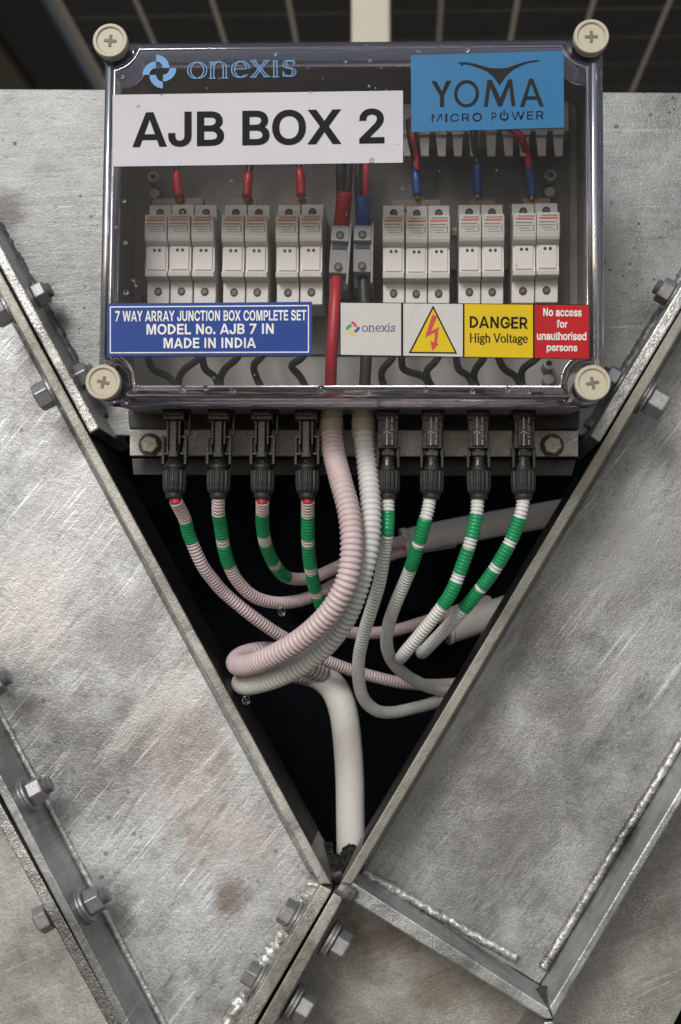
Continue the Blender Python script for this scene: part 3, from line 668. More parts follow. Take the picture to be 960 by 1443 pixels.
# ------------------------------------------------------------------ lettering
# letter shapes: advance, outline vertices, triangles (thousandths of an em)
BOLD = {
 '.':(188,'143,-6,121,-21,95,-26,70,-21,48,-6,33,15,28,41,33,67,48,89,70,103,95,108,121,103,143,89,158,67,162,41,157,15','2,1,0,10,8,2,14,10,2,14,13,12,14,12,10,12,11,10,10,9,8,8,6,4,6,5,4,8,7,6,4,2,8,0,15,14,0,14,2,4,3,2'),
 '2':(453,'410,-21,43,-21,43,56,266,295,281,316,291,335,297,353,299,371,297,391,290,407,279,420,264,430,245,436,224,438,201,436,183,429,168,418,157,403,151,385,146,341,42,341,50,410,68,453,96,488,133,515,177,531,225,537,273,531,316,515,352,490,379,456,396,416,402,373,399,341,391,310,375,279,353,246,322,209,174,52,174,78,410,78','3,2,39,4,3,36,22,21,17,5,34,6,36,35,4,21,20,18,1,0,39,21,18,17,25,24,15,32,31,8,20,19,18,28,11,10,27,26,12,35,34,5,28,27,11,29,10,9,0,40,39,4,35,5,7,32,8,2,1,39,26,13,12,37,36,3,34,33,6,30,29,9,24,23,16,37,3,39,25,15,14,23,22,17,26,14,13,16,23,17,11,27,12,26,25,14,39,38,37,15,24,16,29,28,10,8,30,9,31,30,8,33,32,7,33,7,6'),
 '7':(453,'178,-21,63,-21,302,453,302,431,41,431,41,530,412,530,412,444','2,1,0,6,5,2,5,4,2,0,7,2,4,3,2,7,6,2'),
 'A':(480,'100,-21,-14,-21,187,530,291,530,493,-21,380,-21,204,499,273,499,349,178,131,178,131,163,349,163','11,8,9,6,5,3,0,7,6,1,0,6,5,4,3,3,2,6,2,1,6,11,9,10'),
 'B':(456,'247,-21,39,-21,39,530,242,530,294,525,338,510,374,485,399,453,414,415,419,374,416,340,405,310,389,287,368,269,345,256,336,252,336,279,346,277,375,263,400,242,421,213,435,178,439,136,434,94,418,56,391,23,353,-1,305,-16,146,210,146,78,244,78,290,83,316,96,329,114,334,137,332,156,324,173,312,188,296,199,275,207,247,210,146,431,146,306,237,306,260,309,279,315,294,325,305,338,312,353,315,372,310,395,298,413,276,426,239,431','24,23,33,2,1,28,18,17,15,3,2,41,8,7,50,10,9,49,11,10,48,32,24,33,15,14,46,2,28,42,23,22,34,46,45,15,26,25,32,49,48,10,12,11,46,13,12,46,4,3,53,15,45,44,39,38,15,43,28,40,40,39,44,1,0,30,47,11,48,43,42,28,27,26,31,21,35,34,30,27,31,31,26,32,37,15,38,53,3,41,44,43,40,1,30,29,15,44,39,2,42,41,46,11,47,20,19,36,7,51,50,49,8,50,7,6,51,6,5,51,1,29,28,20,36,35,5,52,51,36,15,37,36,19,15,9,8,49,21,20,35,14,13,46,17,16,15,22,21,34,5,4,52,0,27,30,34,33,23,19,18,15,4,53,52,25,24,32'),
 'C':(510,'347,-15,308,-25,267,-28,199,-19,139,7,89,49,51,106,27,175,19,254,27,334,51,403,89,459,139,502,199,528,267,537,308,534,347,524,383,509,415,488,443,461,466,429,483,393,500,327,393,327,381,365,372,383,360,398,345,411,328,421,309,429,289,433,268,435,229,429,195,414,166,389,144,355,130,310,125,254,130,199,144,154,167,119,195,94,229,79,268,74,289,76,309,80,328,87,345,98,360,110,372,126,381,144,393,181,500,181,483,116,466,80,443,48,416,21,383,0','10,9,35,8,7,38,1,0,45,13,33,32,28,16,29,57,56,47,48,55,49,12,11,33,53,51,50,46,45,0,11,10,34,17,28,27,14,13,32,42,2,43,54,53,50,54,50,49,6,40,39,19,26,25,30,29,15,22,21,23,4,3,41,35,9,36,16,15,29,57,47,46,15,14,30,41,3,42,31,14,32,20,19,25,37,8,38,18,17,27,17,16,28,1,45,44,5,41,40,30,14,31,13,12,33,26,18,27,6,5,40,43,2,44,34,33,11,55,54,49,53,52,51,20,25,24,19,18,26,2,1,44,10,35,34,56,48,47,56,55,48,7,39,38,7,6,39,21,20,24,9,8,36,36,8,37,3,2,42,5,4,41,24,23,21,0,57,46'),
 'D':(502,'361,12,296,-13,220,-21,75,-21,75,78,214,78,267,84,307,99,338,124,360,158,373,202,378,255,373,308,360,352,338,385,309,410,270,425,220,431,72,431,72,530,226,530,299,522,363,497,415,456,452,401,475,333,483,255,475,177,452,109,414,54,39,530,146,530,146,-21,39,-21','15,21,16,19,31,30,22,21,15,31,20,19,25,24,13,7,6,1,16,20,17,18,19,30,31,32,17,23,22,14,30,33,18,14,13,24,22,15,14,33,3,4,0,7,1,5,4,32,10,26,11,6,5,2,8,28,9,2,1,6,4,32,17,24,23,14,11,26,12,27,26,10,25,13,12,21,20,16,7,28,8,29,28,7,5,32,2,20,31,17,4,17,18,10,9,27,33,4,18,26,25,12,28,27,9,3,32,33,32,2,3,0,29,7'),
 'E':(419,'396,-21,39,-21,39,530,393,530,393,431,146,431,146,307,376,307,376,208,146,208,146,78,396,78','8,7,6,2,1,9,0,11,10,1,0,10,3,2,5,6,5,2,1,10,9,2,9,6,4,3,5,9,8,6'),
 'G':(520,'387,0,331,-21,269,-28,199,-19,138,7,88,50,50,106,27,175,19,254,27,334,50,402,88,459,138,502,198,528,264,537,307,533,347,524,384,508,416,486,444,459,467,427,484,391,502,328,394,328,380,363,370,381,357,397,343,410,327,421,309,428,288,433,266,435,228,430,195,415,166,390,144,355,130,310,125,254,130,199,144,154,167,119,196,94,230,79,269,74,304,78,334,90,359,108,378,133,390,165,396,227,676,178,262,178,262,277,499,277,499,199,492,136,469,80,433,34','3,2,42,3,42,41,44,1,45,52,51,49,47,46,56,4,41,40,12,11,34,7,6,39,32,13,33,0,46,45,21,20,24,29,15,30,13,12,33,28,16,29,35,9,36,17,28,27,48,47,55,8,7,38,26,25,19,56,55,47,4,3,41,50,51,48,11,10,34,34,33,12,24,23,21,14,31,30,10,9,35,20,19,25,49,54,53,25,24,20,2,44,43,7,39,38,34,10,35,51,48,49,15,14,30,14,13,32,8,38,37,37,36,8,0,57,46,19,18,26,17,16,28,16,15,29,53,52,49,1,0,45,50,48,55,31,14,32,50,49,54,23,22,21,6,5,40,18,17,27,50,54,55,9,8,36,5,4,40,42,2,43,26,18,27,6,40,39,57,56,46,2,1,44'),
 'J':(396,'309,17,253,-17,185,-28,117,-17,61,17,24,73,12,144,12,194,119,194,119,147,124,111,137,89,157,76,185,71,212,76,232,89,246,111,251,147,251,530,357,530,357,144,346,73','21,20,16,7,6,9,2,1,14,10,9,6,1,0,15,11,3,12,13,12,2,6,5,10,3,2,12,20,19,17,1,15,14,4,3,11,19,18,17,16,20,17,10,4,11,5,4,10,0,16,15,8,7,9,0,21,16,2,14,13'),
 'L':(393,'382,-21,39,-21,39,530,146,530,146,78,382,78','4,2,1,0,5,4,1,0,4,4,3,2'),
 'M':(628,'143,-21,39,-21,39,530,166,530,302,182,350,28,279,28,462,530,589,530,589,-21,483,-21,486,478,541,478,356,-21,272,-21,82,478,139,478','1,2,16,10,11,12,4,5,7,14,15,16,16,0,1,16,3,7,2,3,16,9,10,12,13,16,7,8,9,12,3,4,7,5,6,7,12,13,7,13,14,16,7,8,12'),
 'N':(523,'146,-21,39,-21,39,530,148,530,361,194,370,180,381,161,445,39,386,29,381,80,380,107,379,133,378,157,378,530,484,530,484,-21,375,-21,184,279,172,299,159,320,145,343,74,468,139,478,145,329','7,15,14,13,12,6,6,7,14,20,2,23,20,4,3,14,13,6,23,19,20,1,0,23,21,20,22,2,1,23,3,2,20,22,20,23'),
 'O':(533,'395,7,335,-19,267,-28,199,-19,139,7,89,49,51,106,27,175,19,254,27,334,51,403,89,459,139,502,199,528,267,537,335,528,395,502,445,459,483,403,506,334,514,254,506,175,483,106,445,49,196,94,229,79,267,74,305,79,338,94,367,118,389,153,404,198,409,254,404,310,389,356,367,390,338,415,305,430,267,435,229,430,196,415,167,390,144,355,130,310,125,254,130,198,144,153,167,119','0,29,28,2,26,25,3,2,25,18,35,34,36,15,37,6,5,47,20,32,31,12,41,40,1,28,27,0,23,29,22,21,30,19,18,34,2,1,27,33,19,34,10,9,42,14,13,39,5,4,47,36,35,16,40,39,13,23,22,29,46,6,47,33,32,20,2,27,26,17,16,35,24,3,25,7,6,46,8,7,45,30,21,31,1,0,28,4,3,24,9,8,43,35,18,17,4,24,47,38,14,39,21,20,31,7,46,45,29,22,30,43,42,9,11,10,41,12,11,41,13,12,40,37,14,38,16,15,36,41,10,42,15,14,37,8,45,44,20,19,33,44,43,8'),
 'P':(445,'146,-21,39,-21,39,530,236,530,294,524,342,506,381,477,408,440,425,396,430,348,425,300,408,255,381,218,343,189,294,170,236,165,88,165,88,263,232,263,264,266,287,275,303,287,314,303,321,324,323,348,321,372,314,392,303,408,287,420,264,428,231,431,146,431','20,13,21,28,27,5,14,20,19,3,30,29,18,17,16,22,21,12,1,0,31,15,14,19,8,7,26,7,6,26,16,15,18,14,13,20,2,1,31,3,31,30,9,25,24,4,29,28,12,11,22,3,2,31,9,8,25,6,5,27,5,4,28,6,27,26,11,10,22,24,23,9,25,8,26,13,12,21,10,9,23,22,10,23,19,18,15,4,3,29'),
 'R':(449,'146,-21,39,-21,39,530,237,530,294,524,343,507,381,480,409,443,425,400,430,352,425,304,409,261,381,225,342,198,294,182,237,177,75,177,75,276,233,276,265,279,289,286,304,297,315,311,322,329,324,352,322,376,315,395,304,409,288,421,265,428,232,431,146,431,463,-21,340,-21,195,250,315,250','10,22,23,28,29,4,12,13,21,26,27,6,19,20,14,4,5,28,9,23,24,31,0,1,9,10,23,8,9,25,31,3,30,2,3,31,34,35,33,0,33,32,15,16,18,15,18,19,9,24,25,7,26,6,0,32,1,25,26,8,3,4,29,5,6,27,3,29,30,7,8,26,21,13,20,35,32,33,10,11,22,2,31,1,5,27,28,14,15,19,16,17,18,13,14,20,11,12,22,0,32,1,33,32,0,22,12,21'),
 'S':(447,'332,-9,282,-25,224,-30,168,-25,119,-10,78,14,46,48,26,89,13,158,121,158,130,117,140,101,154,88,174,78,197,72,224,70,253,73,278,80,298,91,313,105,321,121,324,139,322,154,316,165,304,176,287,186,265,194,177,219,118,242,71,274,41,318,31,372,37,419,58,460,89,493,129,517,176,532,227,537,279,532,325,517,364,493,394,461,414,422,426,357,322,357,308,401,290,420,262,433,225,437,198,435,176,428,158,418,146,406,139,392,136,376,139,360,147,348,160,337,178,327,198,320,294,292,320,283,346,271,371,254,394,234,413,208,425,176,429,138,423,93,404,52,373,17','5,4,12,20,68,21,39,38,47,34,33,52,28,27,58,37,36,49,70,69,19,18,70,19,36,35,50,0,70,18,29,28,57,38,37,48,14,13,3,49,36,50,1,17,16,54,53,32,17,0,18,51,34,52,29,57,56,47,46,39,4,3,13,58,57,28,66,65,22,69,68,20,59,58,27,33,32,53,25,61,26,3,2,14,62,61,25,7,6,10,55,29,56,8,7,9,22,21,66,30,29,55,35,51,50,2,1,16,38,48,47,53,52,33,26,60,27,45,44,42,54,31,55,40,39,46,6,5,11,41,40,45,35,34,51,32,31,54,49,48,37,10,6,11,1,0,17,14,2,15,44,43,42,65,64,23,69,20,19,13,12,4,23,63,24,68,67,21,61,60,26,63,62,24,64,63,23,11,5,12,10,9,7,31,30,55,42,41,45,16,15,2,24,62,25,40,46,45,60,59,27,67,66,21,22,65,23'),
 'T':(449,'172,431,11,431,11,530,438,530,438,431,278,431,278,-21,172,-21','4,3,2,6,5,0,0,4,1,4,2,1,5,4,0,6,0,7'),
 'U':(517,'373,-3,320,-23,259,-29,198,-23,144,-3,100,28,66,69,46,118,39,172,39,530,145,530,145,179,149,149,159,124,175,103,197,87,225,76,259,73,293,76,321,87,342,103,358,123,368,149,372,179,372,530,478,530,478,172,471,118,451,69,417,28','4,3,15,3,2,16,26,25,23,4,15,14,11,8,12,27,26,22,5,4,14,25,24,23,13,5,14,21,27,22,13,12,7,8,7,12,16,2,17,9,8,11,28,27,21,1,19,18,0,29,20,6,5,13,1,0,19,22,26,23,7,6,13,17,2,18,29,21,20,2,1,18,15,3,16,29,28,21,20,19,0,11,10,9'),
 'W':(686,'247,-21,139,-21,-11,530,99,530,207,98,222,19,164,19,290,530,396,530,482,201,523,19,463,19,587,530,697,530,546,-21,439,-21,347,318,311,496,375,496,348,354,338,318','8,9,18,9,19,18,16,15,9,4,5,6,1,2,4,2,3,4,10,9,12,4,7,20,13,12,9,8,18,7,19,20,16,12,11,10,17,16,20,4,6,7,17,20,7,18,17,7,20,0,4,15,14,9,14,13,9,9,19,16,0,1,4'),
 'X':(474,'102,-21,-22,-21,238,351,238,169,-11,530,115,530,242,339,278,271,197,271,234,339,363,530,486,530,238,172,238,354,496,-21,371,-21,275,118,262,137,251,154,241,169,232,185,196,252,280,252,243,186,234,170','11,10,7,22,11,7,9,5,8,23,22,21,12,20,3,21,8,1,4,21,8,6,5,9,3,20,21,24,23,20,10,9,6,4,3,21,2,13,12,8,21,20,8,2,1,2,14,13,12,8,20,5,4,8,12,23,8,24,3,21,8,12,2,20,23,21,1,0,21,8,23,22,0,24,21,3,2,12,24,3,20,22,12,11,7,8,22,10,6,7'),
 'Y':(472,'289,-21,182,-21,182,202,-21,530,103,530,241,302,281,209,192,209,218,273,232,303,369,530,493,530,289,202','2,0,12,8,7,6,5,4,2,12,9,6,12,6,2,9,8,6,4,3,2,10,9,12,12,11,10,2,1,0,6,5,2'),
 'a':(389,'223,-19,194,-27,160,-30,121,-26,85,-14,54,5,30,33,14,68,9,108,13,143,25,172,44,195,67,211,93,223,120,231,247,250,253,253,255,256,253,274,248,286,241,296,230,303,215,308,196,310,174,308,157,303,144,295,133,286,125,276,111,249,11,278,40,334,65,362,94,382,127,395,160,403,194,405,218,404,244,400,271,392,297,378,322,358,341,330,354,294,358,252,358,-21,256,-21,256,31,284,31,281,26,267,9,247,-6,137,72,152,68,170,66,197,69,218,77,234,89,245,104,252,120,255,139,255,149,279,167,266,162,251,158,159,144,142,139,128,133,120,125,115,117,113,105,115,93,119,85,126,78','44,16,62,49,50,45,16,44,17,51,46,50,51,46,47,45,44,62,0,47,55,73,4,52,42,19,18,35,34,24,33,32,26,36,24,23,58,57,48,7,72,71,40,39,21,9,8,69,1,0,55,60,59,62,3,2,53,10,9,69,64,63,15,21,38,22,31,30,29,32,31,27,34,33,25,45,62,48,37,36,23,29,28,31,18,17,43,47,48,56,6,5,73,43,42,18,67,66,13,59,58,48,12,11,68,37,23,22,15,62,16,62,61,60,68,10,69,65,64,15,63,62,15,11,10,68,44,43,17,68,67,12,59,48,62,7,71,70,57,56,48,26,32,27,38,37,22,41,20,19,27,31,28,46,45,50,33,26,25,36,35,24,34,25,24,48,49,45,66,65,14,20,40,21,39,38,21,3,53,52,0,51,47,8,70,69,53,2,54,1,55,54,2,1,54,67,13,12,14,13,66,73,7,6,42,41,19,70,8,7,47,56,55,5,4,73,65,15,14,41,40,20,4,3,52,7,73,72'),
 'c':(396,'267,-21,238,-27,207,-29,153,-22,106,-2,66,32,37,76,19,128,13,187,19,248,37,300,66,344,106,378,153,399,207,406,237,403,266,397,293,387,317,373,339,356,357,334,372,310,390,262,290,237,279,267,273,277,266,286,257,294,247,300,236,305,222,308,208,309,180,305,158,293,141,275,128,251,120,221,117,187,120,155,128,125,141,101,158,83,179,72,208,68,223,69,236,72,248,76,258,83,267,91,274,100,280,111,291,142,391,117,373,69,358,44,340,22,318,4,294,-10','5,41,40,29,15,30,55,54,49,32,12,33,27,17,28,17,16,28,53,52,51,42,2,43,10,9,35,8,38,37,31,30,14,16,15,29,39,38,7,23,22,21,54,50,49,51,50,53,21,20,24,56,48,47,11,34,33,2,1,44,55,49,48,19,26,25,44,1,45,54,53,50,7,6,39,6,5,40,19,18,26,8,7,38,18,17,27,13,12,32,20,25,24,1,0,45,47,46,57,0,57,46,11,10,34,6,40,39,4,42,41,5,4,41,56,55,48,12,11,33,45,0,46,28,16,29,32,31,14,18,27,26,36,8,37,9,8,36,2,44,43,14,13,32,25,20,19,4,3,42,24,23,21,35,9,36,15,14,30,3,2,42,34,10,35,57,56,47'),
 'd':(424,'262,-15,232,-26,195,-29,145,-23,100,-2,63,32,35,76,19,128,13,189,19,249,36,302,63,345,100,378,145,399,195,406,232,402,262,392,286,377,303,360,315,344,318,340,290,340,290,530,393,530,393,-21,292,-21,292,38,318,38,315,34,303,17,285,0,158,83,179,72,205,68,230,72,250,82,267,99,280,123,288,153,291,189,288,225,280,255,267,278,251,295,230,305,205,309,178,305,157,294,141,277,128,253,120,224,117,189,120,155,128,124,141,100','10,9,47,7,6,53,14,13,21,4,3,31,6,5,54,41,20,42,47,9,48,27,36,35,1,0,34,49,9,50,52,7,53,43,42,21,18,23,22,21,45,44,18,22,21,9,8,50,12,11,21,50,8,51,44,43,21,48,9,49,32,2,33,54,5,31,16,15,21,39,24,20,26,25,27,21,11,45,24,39,38,23,18,19,17,16,21,3,32,31,8,52,51,24,38,27,40,39,20,30,29,35,1,34,33,24,23,20,15,14,21,3,2,32,34,30,35,5,4,31,0,30,34,6,54,53,13,12,21,28,27,35,38,37,27,27,37,36,8,7,52,23,19,20,40,20,41,20,21,42,46,11,47,25,24,27,11,46,45,29,28,35,11,10,47,2,1,33,21,18,17'),
 'e':(404,'290,-15,253,-26,212,-29,155,-23,106,-2,66,32,37,75,19,128,13,187,19,246,36,299,65,343,104,377,151,399,205,406,239,403,273,394,305,378,334,356,358,326,377,289,388,245,392,195,392,148,54,148,54,242,408,242,292,165,286,234,278,260,266,281,250,296,231,306,205,309,179,306,158,296,141,280,128,260,120,237,117,210,117,179,120,143,129,116,144,95,162,80,185,70,213,67,231,69,246,73,260,79,270,88,279,99,294,130,394,105,372,53,350,25,323,2','16,15,32,6,5,42,5,4,43,33,32,15,41,6,42,44,3,45,17,16,31,4,3,44,38,37,10,21,20,29,9,39,38,3,2,45,46,2,47,49,48,0,2,1,47,13,12,35,24,23,29,29,25,24,54,52,51,40,39,8,1,0,48,14,34,33,30,18,31,56,55,50,8,7,40,0,56,49,55,54,51,54,53,52,16,32,31,35,12,36,11,10,37,18,17,31,15,14,33,13,35,34,14,13,34,28,27,26,29,28,26,9,8,39,51,50,55,12,11,36,5,43,42,29,26,25,4,44,43,41,40,7,56,50,49,11,37,36,20,19,29,7,6,41,2,46,45,10,9,38,29,19,30,1,48,47,19,18,30,22,21,29,23,22,29'),
 'f':(254,'-15,400,249,400,249,306,-15,306,163,-21,60,-21,60,433,64,467,78,498,99,521,126,538,156,548,187,551,209,550,226,547,240,544,269,534,241,442,216,450,211,451,204,452,196,453,178,450,170,445,165,436,163,417','10,9,23,5,4,25,9,8,23,11,10,22,13,21,20,23,22,10,14,13,20,14,20,19,7,6,24,8,24,23,12,11,22,16,15,18,13,12,21,6,5,25,21,12,22,17,16,18,8,7,24,15,19,18,2,1,0,15,14,19,24,6,25,2,0,3'),
 'h':(410,'145,273,137,252,135,226,135,-21,32,-21,32,530,135,530,135,266,69,266,106,344,140,379,181,399,227,406,269,401,305,387,336,363,360,330,374,289,378,241,378,-21,275,-21,275,234,270,268,257,290,238,303,209,308,189,306,171,299,156,288','11,26,25,4,3,2,5,4,9,9,0,28,24,12,25,10,9,27,26,10,27,9,8,7,12,11,25,9,2,1,13,12,24,15,14,23,11,10,26,16,23,22,9,1,0,17,16,22,4,2,9,14,24,23,16,15,23,14,13,24,21,18,22,9,28,27,21,20,19,19,18,21,7,6,9,6,5,9,18,17,22'),
 'l':(189,'152,-23,138,-23,94,-17,58,5,38,40,32,83,32,530,135,530,135,99,136,81,138,75,148,73,153,73,158,73,186,79,205,-13,176,-20','15,14,13,0,12,11,1,0,11,3,10,4,9,4,10,5,9,8,16,15,13,11,10,1,7,6,8,12,16,13,0,16,12,3,2,10,6,5,8,2,1,10,5,4,9'),
 'n':(410,'145,273,137,252,135,226,135,-21,32,-21,32,400,133,400,133,266,69,266,106,344,140,379,181,399,227,406,269,401,305,387,336,363,359,330,374,289,378,241,378,-21,275,-21,275,234,270,268,257,290,238,303,209,308,189,306,171,299,156,288','19,18,21,13,12,24,4,3,2,8,9,5,27,26,10,9,7,6,11,10,26,8,4,2,9,6,5,0,28,7,10,9,27,9,7,28,11,26,25,16,15,23,16,23,22,1,0,7,18,17,22,7,8,1,14,13,24,12,11,25,21,18,22,9,28,27,17,16,22,20,19,21,12,25,24,14,24,23,15,14,23,5,4,8,2,1,8'),
 'o':(415,'310,-2,262,-23,207,-29,153,-22,106,-2,66,32,37,76,19,128,13,187,19,248,37,300,66,344,106,378,153,399,207,406,262,399,310,378,349,344,378,300,396,247,402,187,396,128,378,76,349,32,158,83,179,72,207,68,236,72,257,83,275,101,287,125,295,155,298,187,295,221,287,250,275,275,257,293,236,305,207,309,180,305,158,293,141,275,128,251,120,221,117,187,120,155,128,125,141,101','3,2,25,15,14,37,19,18,34,8,7,45,33,32,20,16,15,37,1,0,27,35,17,36,18,35,34,29,28,22,31,20,32,8,45,44,18,17,35,16,37,36,43,8,44,23,28,27,13,12,39,7,46,45,31,30,21,22,21,30,6,5,47,19,34,33,9,43,42,10,9,42,12,11,40,26,25,2,27,26,2,39,12,40,4,3,25,0,23,27,20,19,33,14,13,39,47,5,24,10,42,41,39,38,14,17,16,36,30,29,22,5,4,24,11,41,40,21,20,31,23,22,28,38,37,14,6,47,46,7,6,46,11,10,41,4,25,24,1,27,2,9,8,43'),
 'p':(424,'135,-164,32,-164,32,400,133,400,133,340,107,340,109,344,122,360,139,376,162,392,192,402,230,406,280,399,325,378,362,345,389,302,406,249,411,189,406,129,389,76,362,32,325,-2,280,-23,230,-29,193,-26,163,-15,140,0,122,17,110,34,107,38,135,38,174,82,195,72,220,68,246,72,267,83,283,100,296,124,304,155,307,189,304,224,296,253,284,277,267,294,246,305,220,309,194,305,174,295,157,278,145,255,137,225,134,189,137,153,145,123,158,99','15,42,41,24,23,33,4,48,47,30,29,28,10,9,46,22,35,34,7,4,3,0,30,28,1,0,28,53,52,28,39,38,17,18,37,19,8,7,4,38,37,18,27,26,31,16,15,41,23,34,33,12,11,44,19,36,20,13,12,43,36,35,20,4,47,46,2,1,5,28,27,31,51,1,28,14,13,43,43,12,44,10,46,45,52,51,28,15,14,42,7,3,2,54,53,28,31,26,32,44,11,45,9,8,4,31,54,28,22,21,35,4,1,51,9,4,46,11,10,45,25,24,32,23,22,34,26,25,32,32,24,33,14,43,42,17,16,40,21,20,35,4,51,50,4,49,48,5,6,2,17,40,39,4,50,49,37,36,19,41,40,16,1,4,5,18,17,38,6,7,2'),
 'r':(259,'135,-21,32,-21,32,400,133,400,133,342,103,342,113,360,141,385,175,401,212,406,264,404,264,297,228,303,218,304,208,305,186,302,169,296,155,286,144,273,137,256,135,236','11,9,4,12,11,4,9,8,4,8,7,4,4,5,18,5,20,19,12,4,13,6,4,3,2,1,20,10,9,11,17,4,18,7,6,4,15,4,16,5,19,18,5,6,2,13,4,14,6,3,2,1,0,20,16,4,17,5,2,20,14,4,15'),
 's':(365,'268,-13,227,-25,182,-29,141,-26,105,-16,72,0,46,24,26,54,8,110,107,131,123,91,136,78,155,70,181,67,211,70,232,80,243,91,246,104,245,112,239,120,227,128,206,135,143,150,95,167,57,193,33,230,26,274,31,311,48,344,74,370,107,390,145,402,187,406,227,402,262,392,292,375,315,353,333,326,352,275,256,253,241,286,229,299,213,308,187,311,162,308,143,299,133,289,130,277,132,267,138,259,152,251,177,243,235,229,284,213,322,186,345,150,352,107,347,68,330,35,303,7','55,54,18,24,23,49,12,3,13,2,1,13,49,23,50,30,29,45,28,27,46,52,51,21,41,34,42,56,55,18,57,56,17,59,58,16,24,49,48,36,35,41,27,26,47,59,16,15,21,20,52,54,53,19,5,4,11,7,6,10,10,9,7,23,22,50,33,43,42,40,39,37,1,0,14,51,50,22,39,38,37,9,8,7,6,5,10,37,36,40,26,25,48,32,31,43,45,29,46,0,15,14,47,26,48,41,40,36,22,21,51,29,28,46,25,24,48,47,46,27,33,32,43,43,31,44,30,45,44,16,57,17,19,53,20,5,11,10,54,19,18,35,34,41,17,56,18,58,57,16,15,0,59,4,3,12,34,33,42,3,2,13,53,52,20,14,13,1,4,12,11,31,30,44'),
 't':(227,'-15,400,225,400,225,306,-15,306,44,91,44,492,147,492,147,99,149,82,152,76,157,73,171,71,175,71,218,78,238,-13,208,-22,194,-24,167,-25,118,-18,77,6,52,44','10,9,18,17,12,11,5,4,7,16,15,12,20,9,8,20,19,9,7,6,5,17,11,10,2,1,0,15,14,13,18,17,10,4,20,8,2,0,3,8,7,4,15,13,12,17,16,12,19,18,9'),
 'u':(410,'270,0,228,-20,183,-26,141,-22,105,-8,74,16,50,49,36,90,32,138,32,400,135,400,135,146,140,112,153,90,172,76,201,71,221,74,239,81,253,91,265,107,272,127,275,154,275,400,378,400,378,-21,277,-21,277,113,340,113,303,35','28,17,18,20,26,19,12,8,11,4,13,14,8,9,11,7,8,12,6,7,12,28,0,17,26,27,28,3,4,14,9,10,11,17,0,16,26,28,18,1,2,15,23,24,21,21,22,23,26,18,19,20,21,26,24,26,21,0,1,16,4,5,13,5,6,13,24,25,26,2,3,14,6,12,13,1,15,16,2,14,15')}
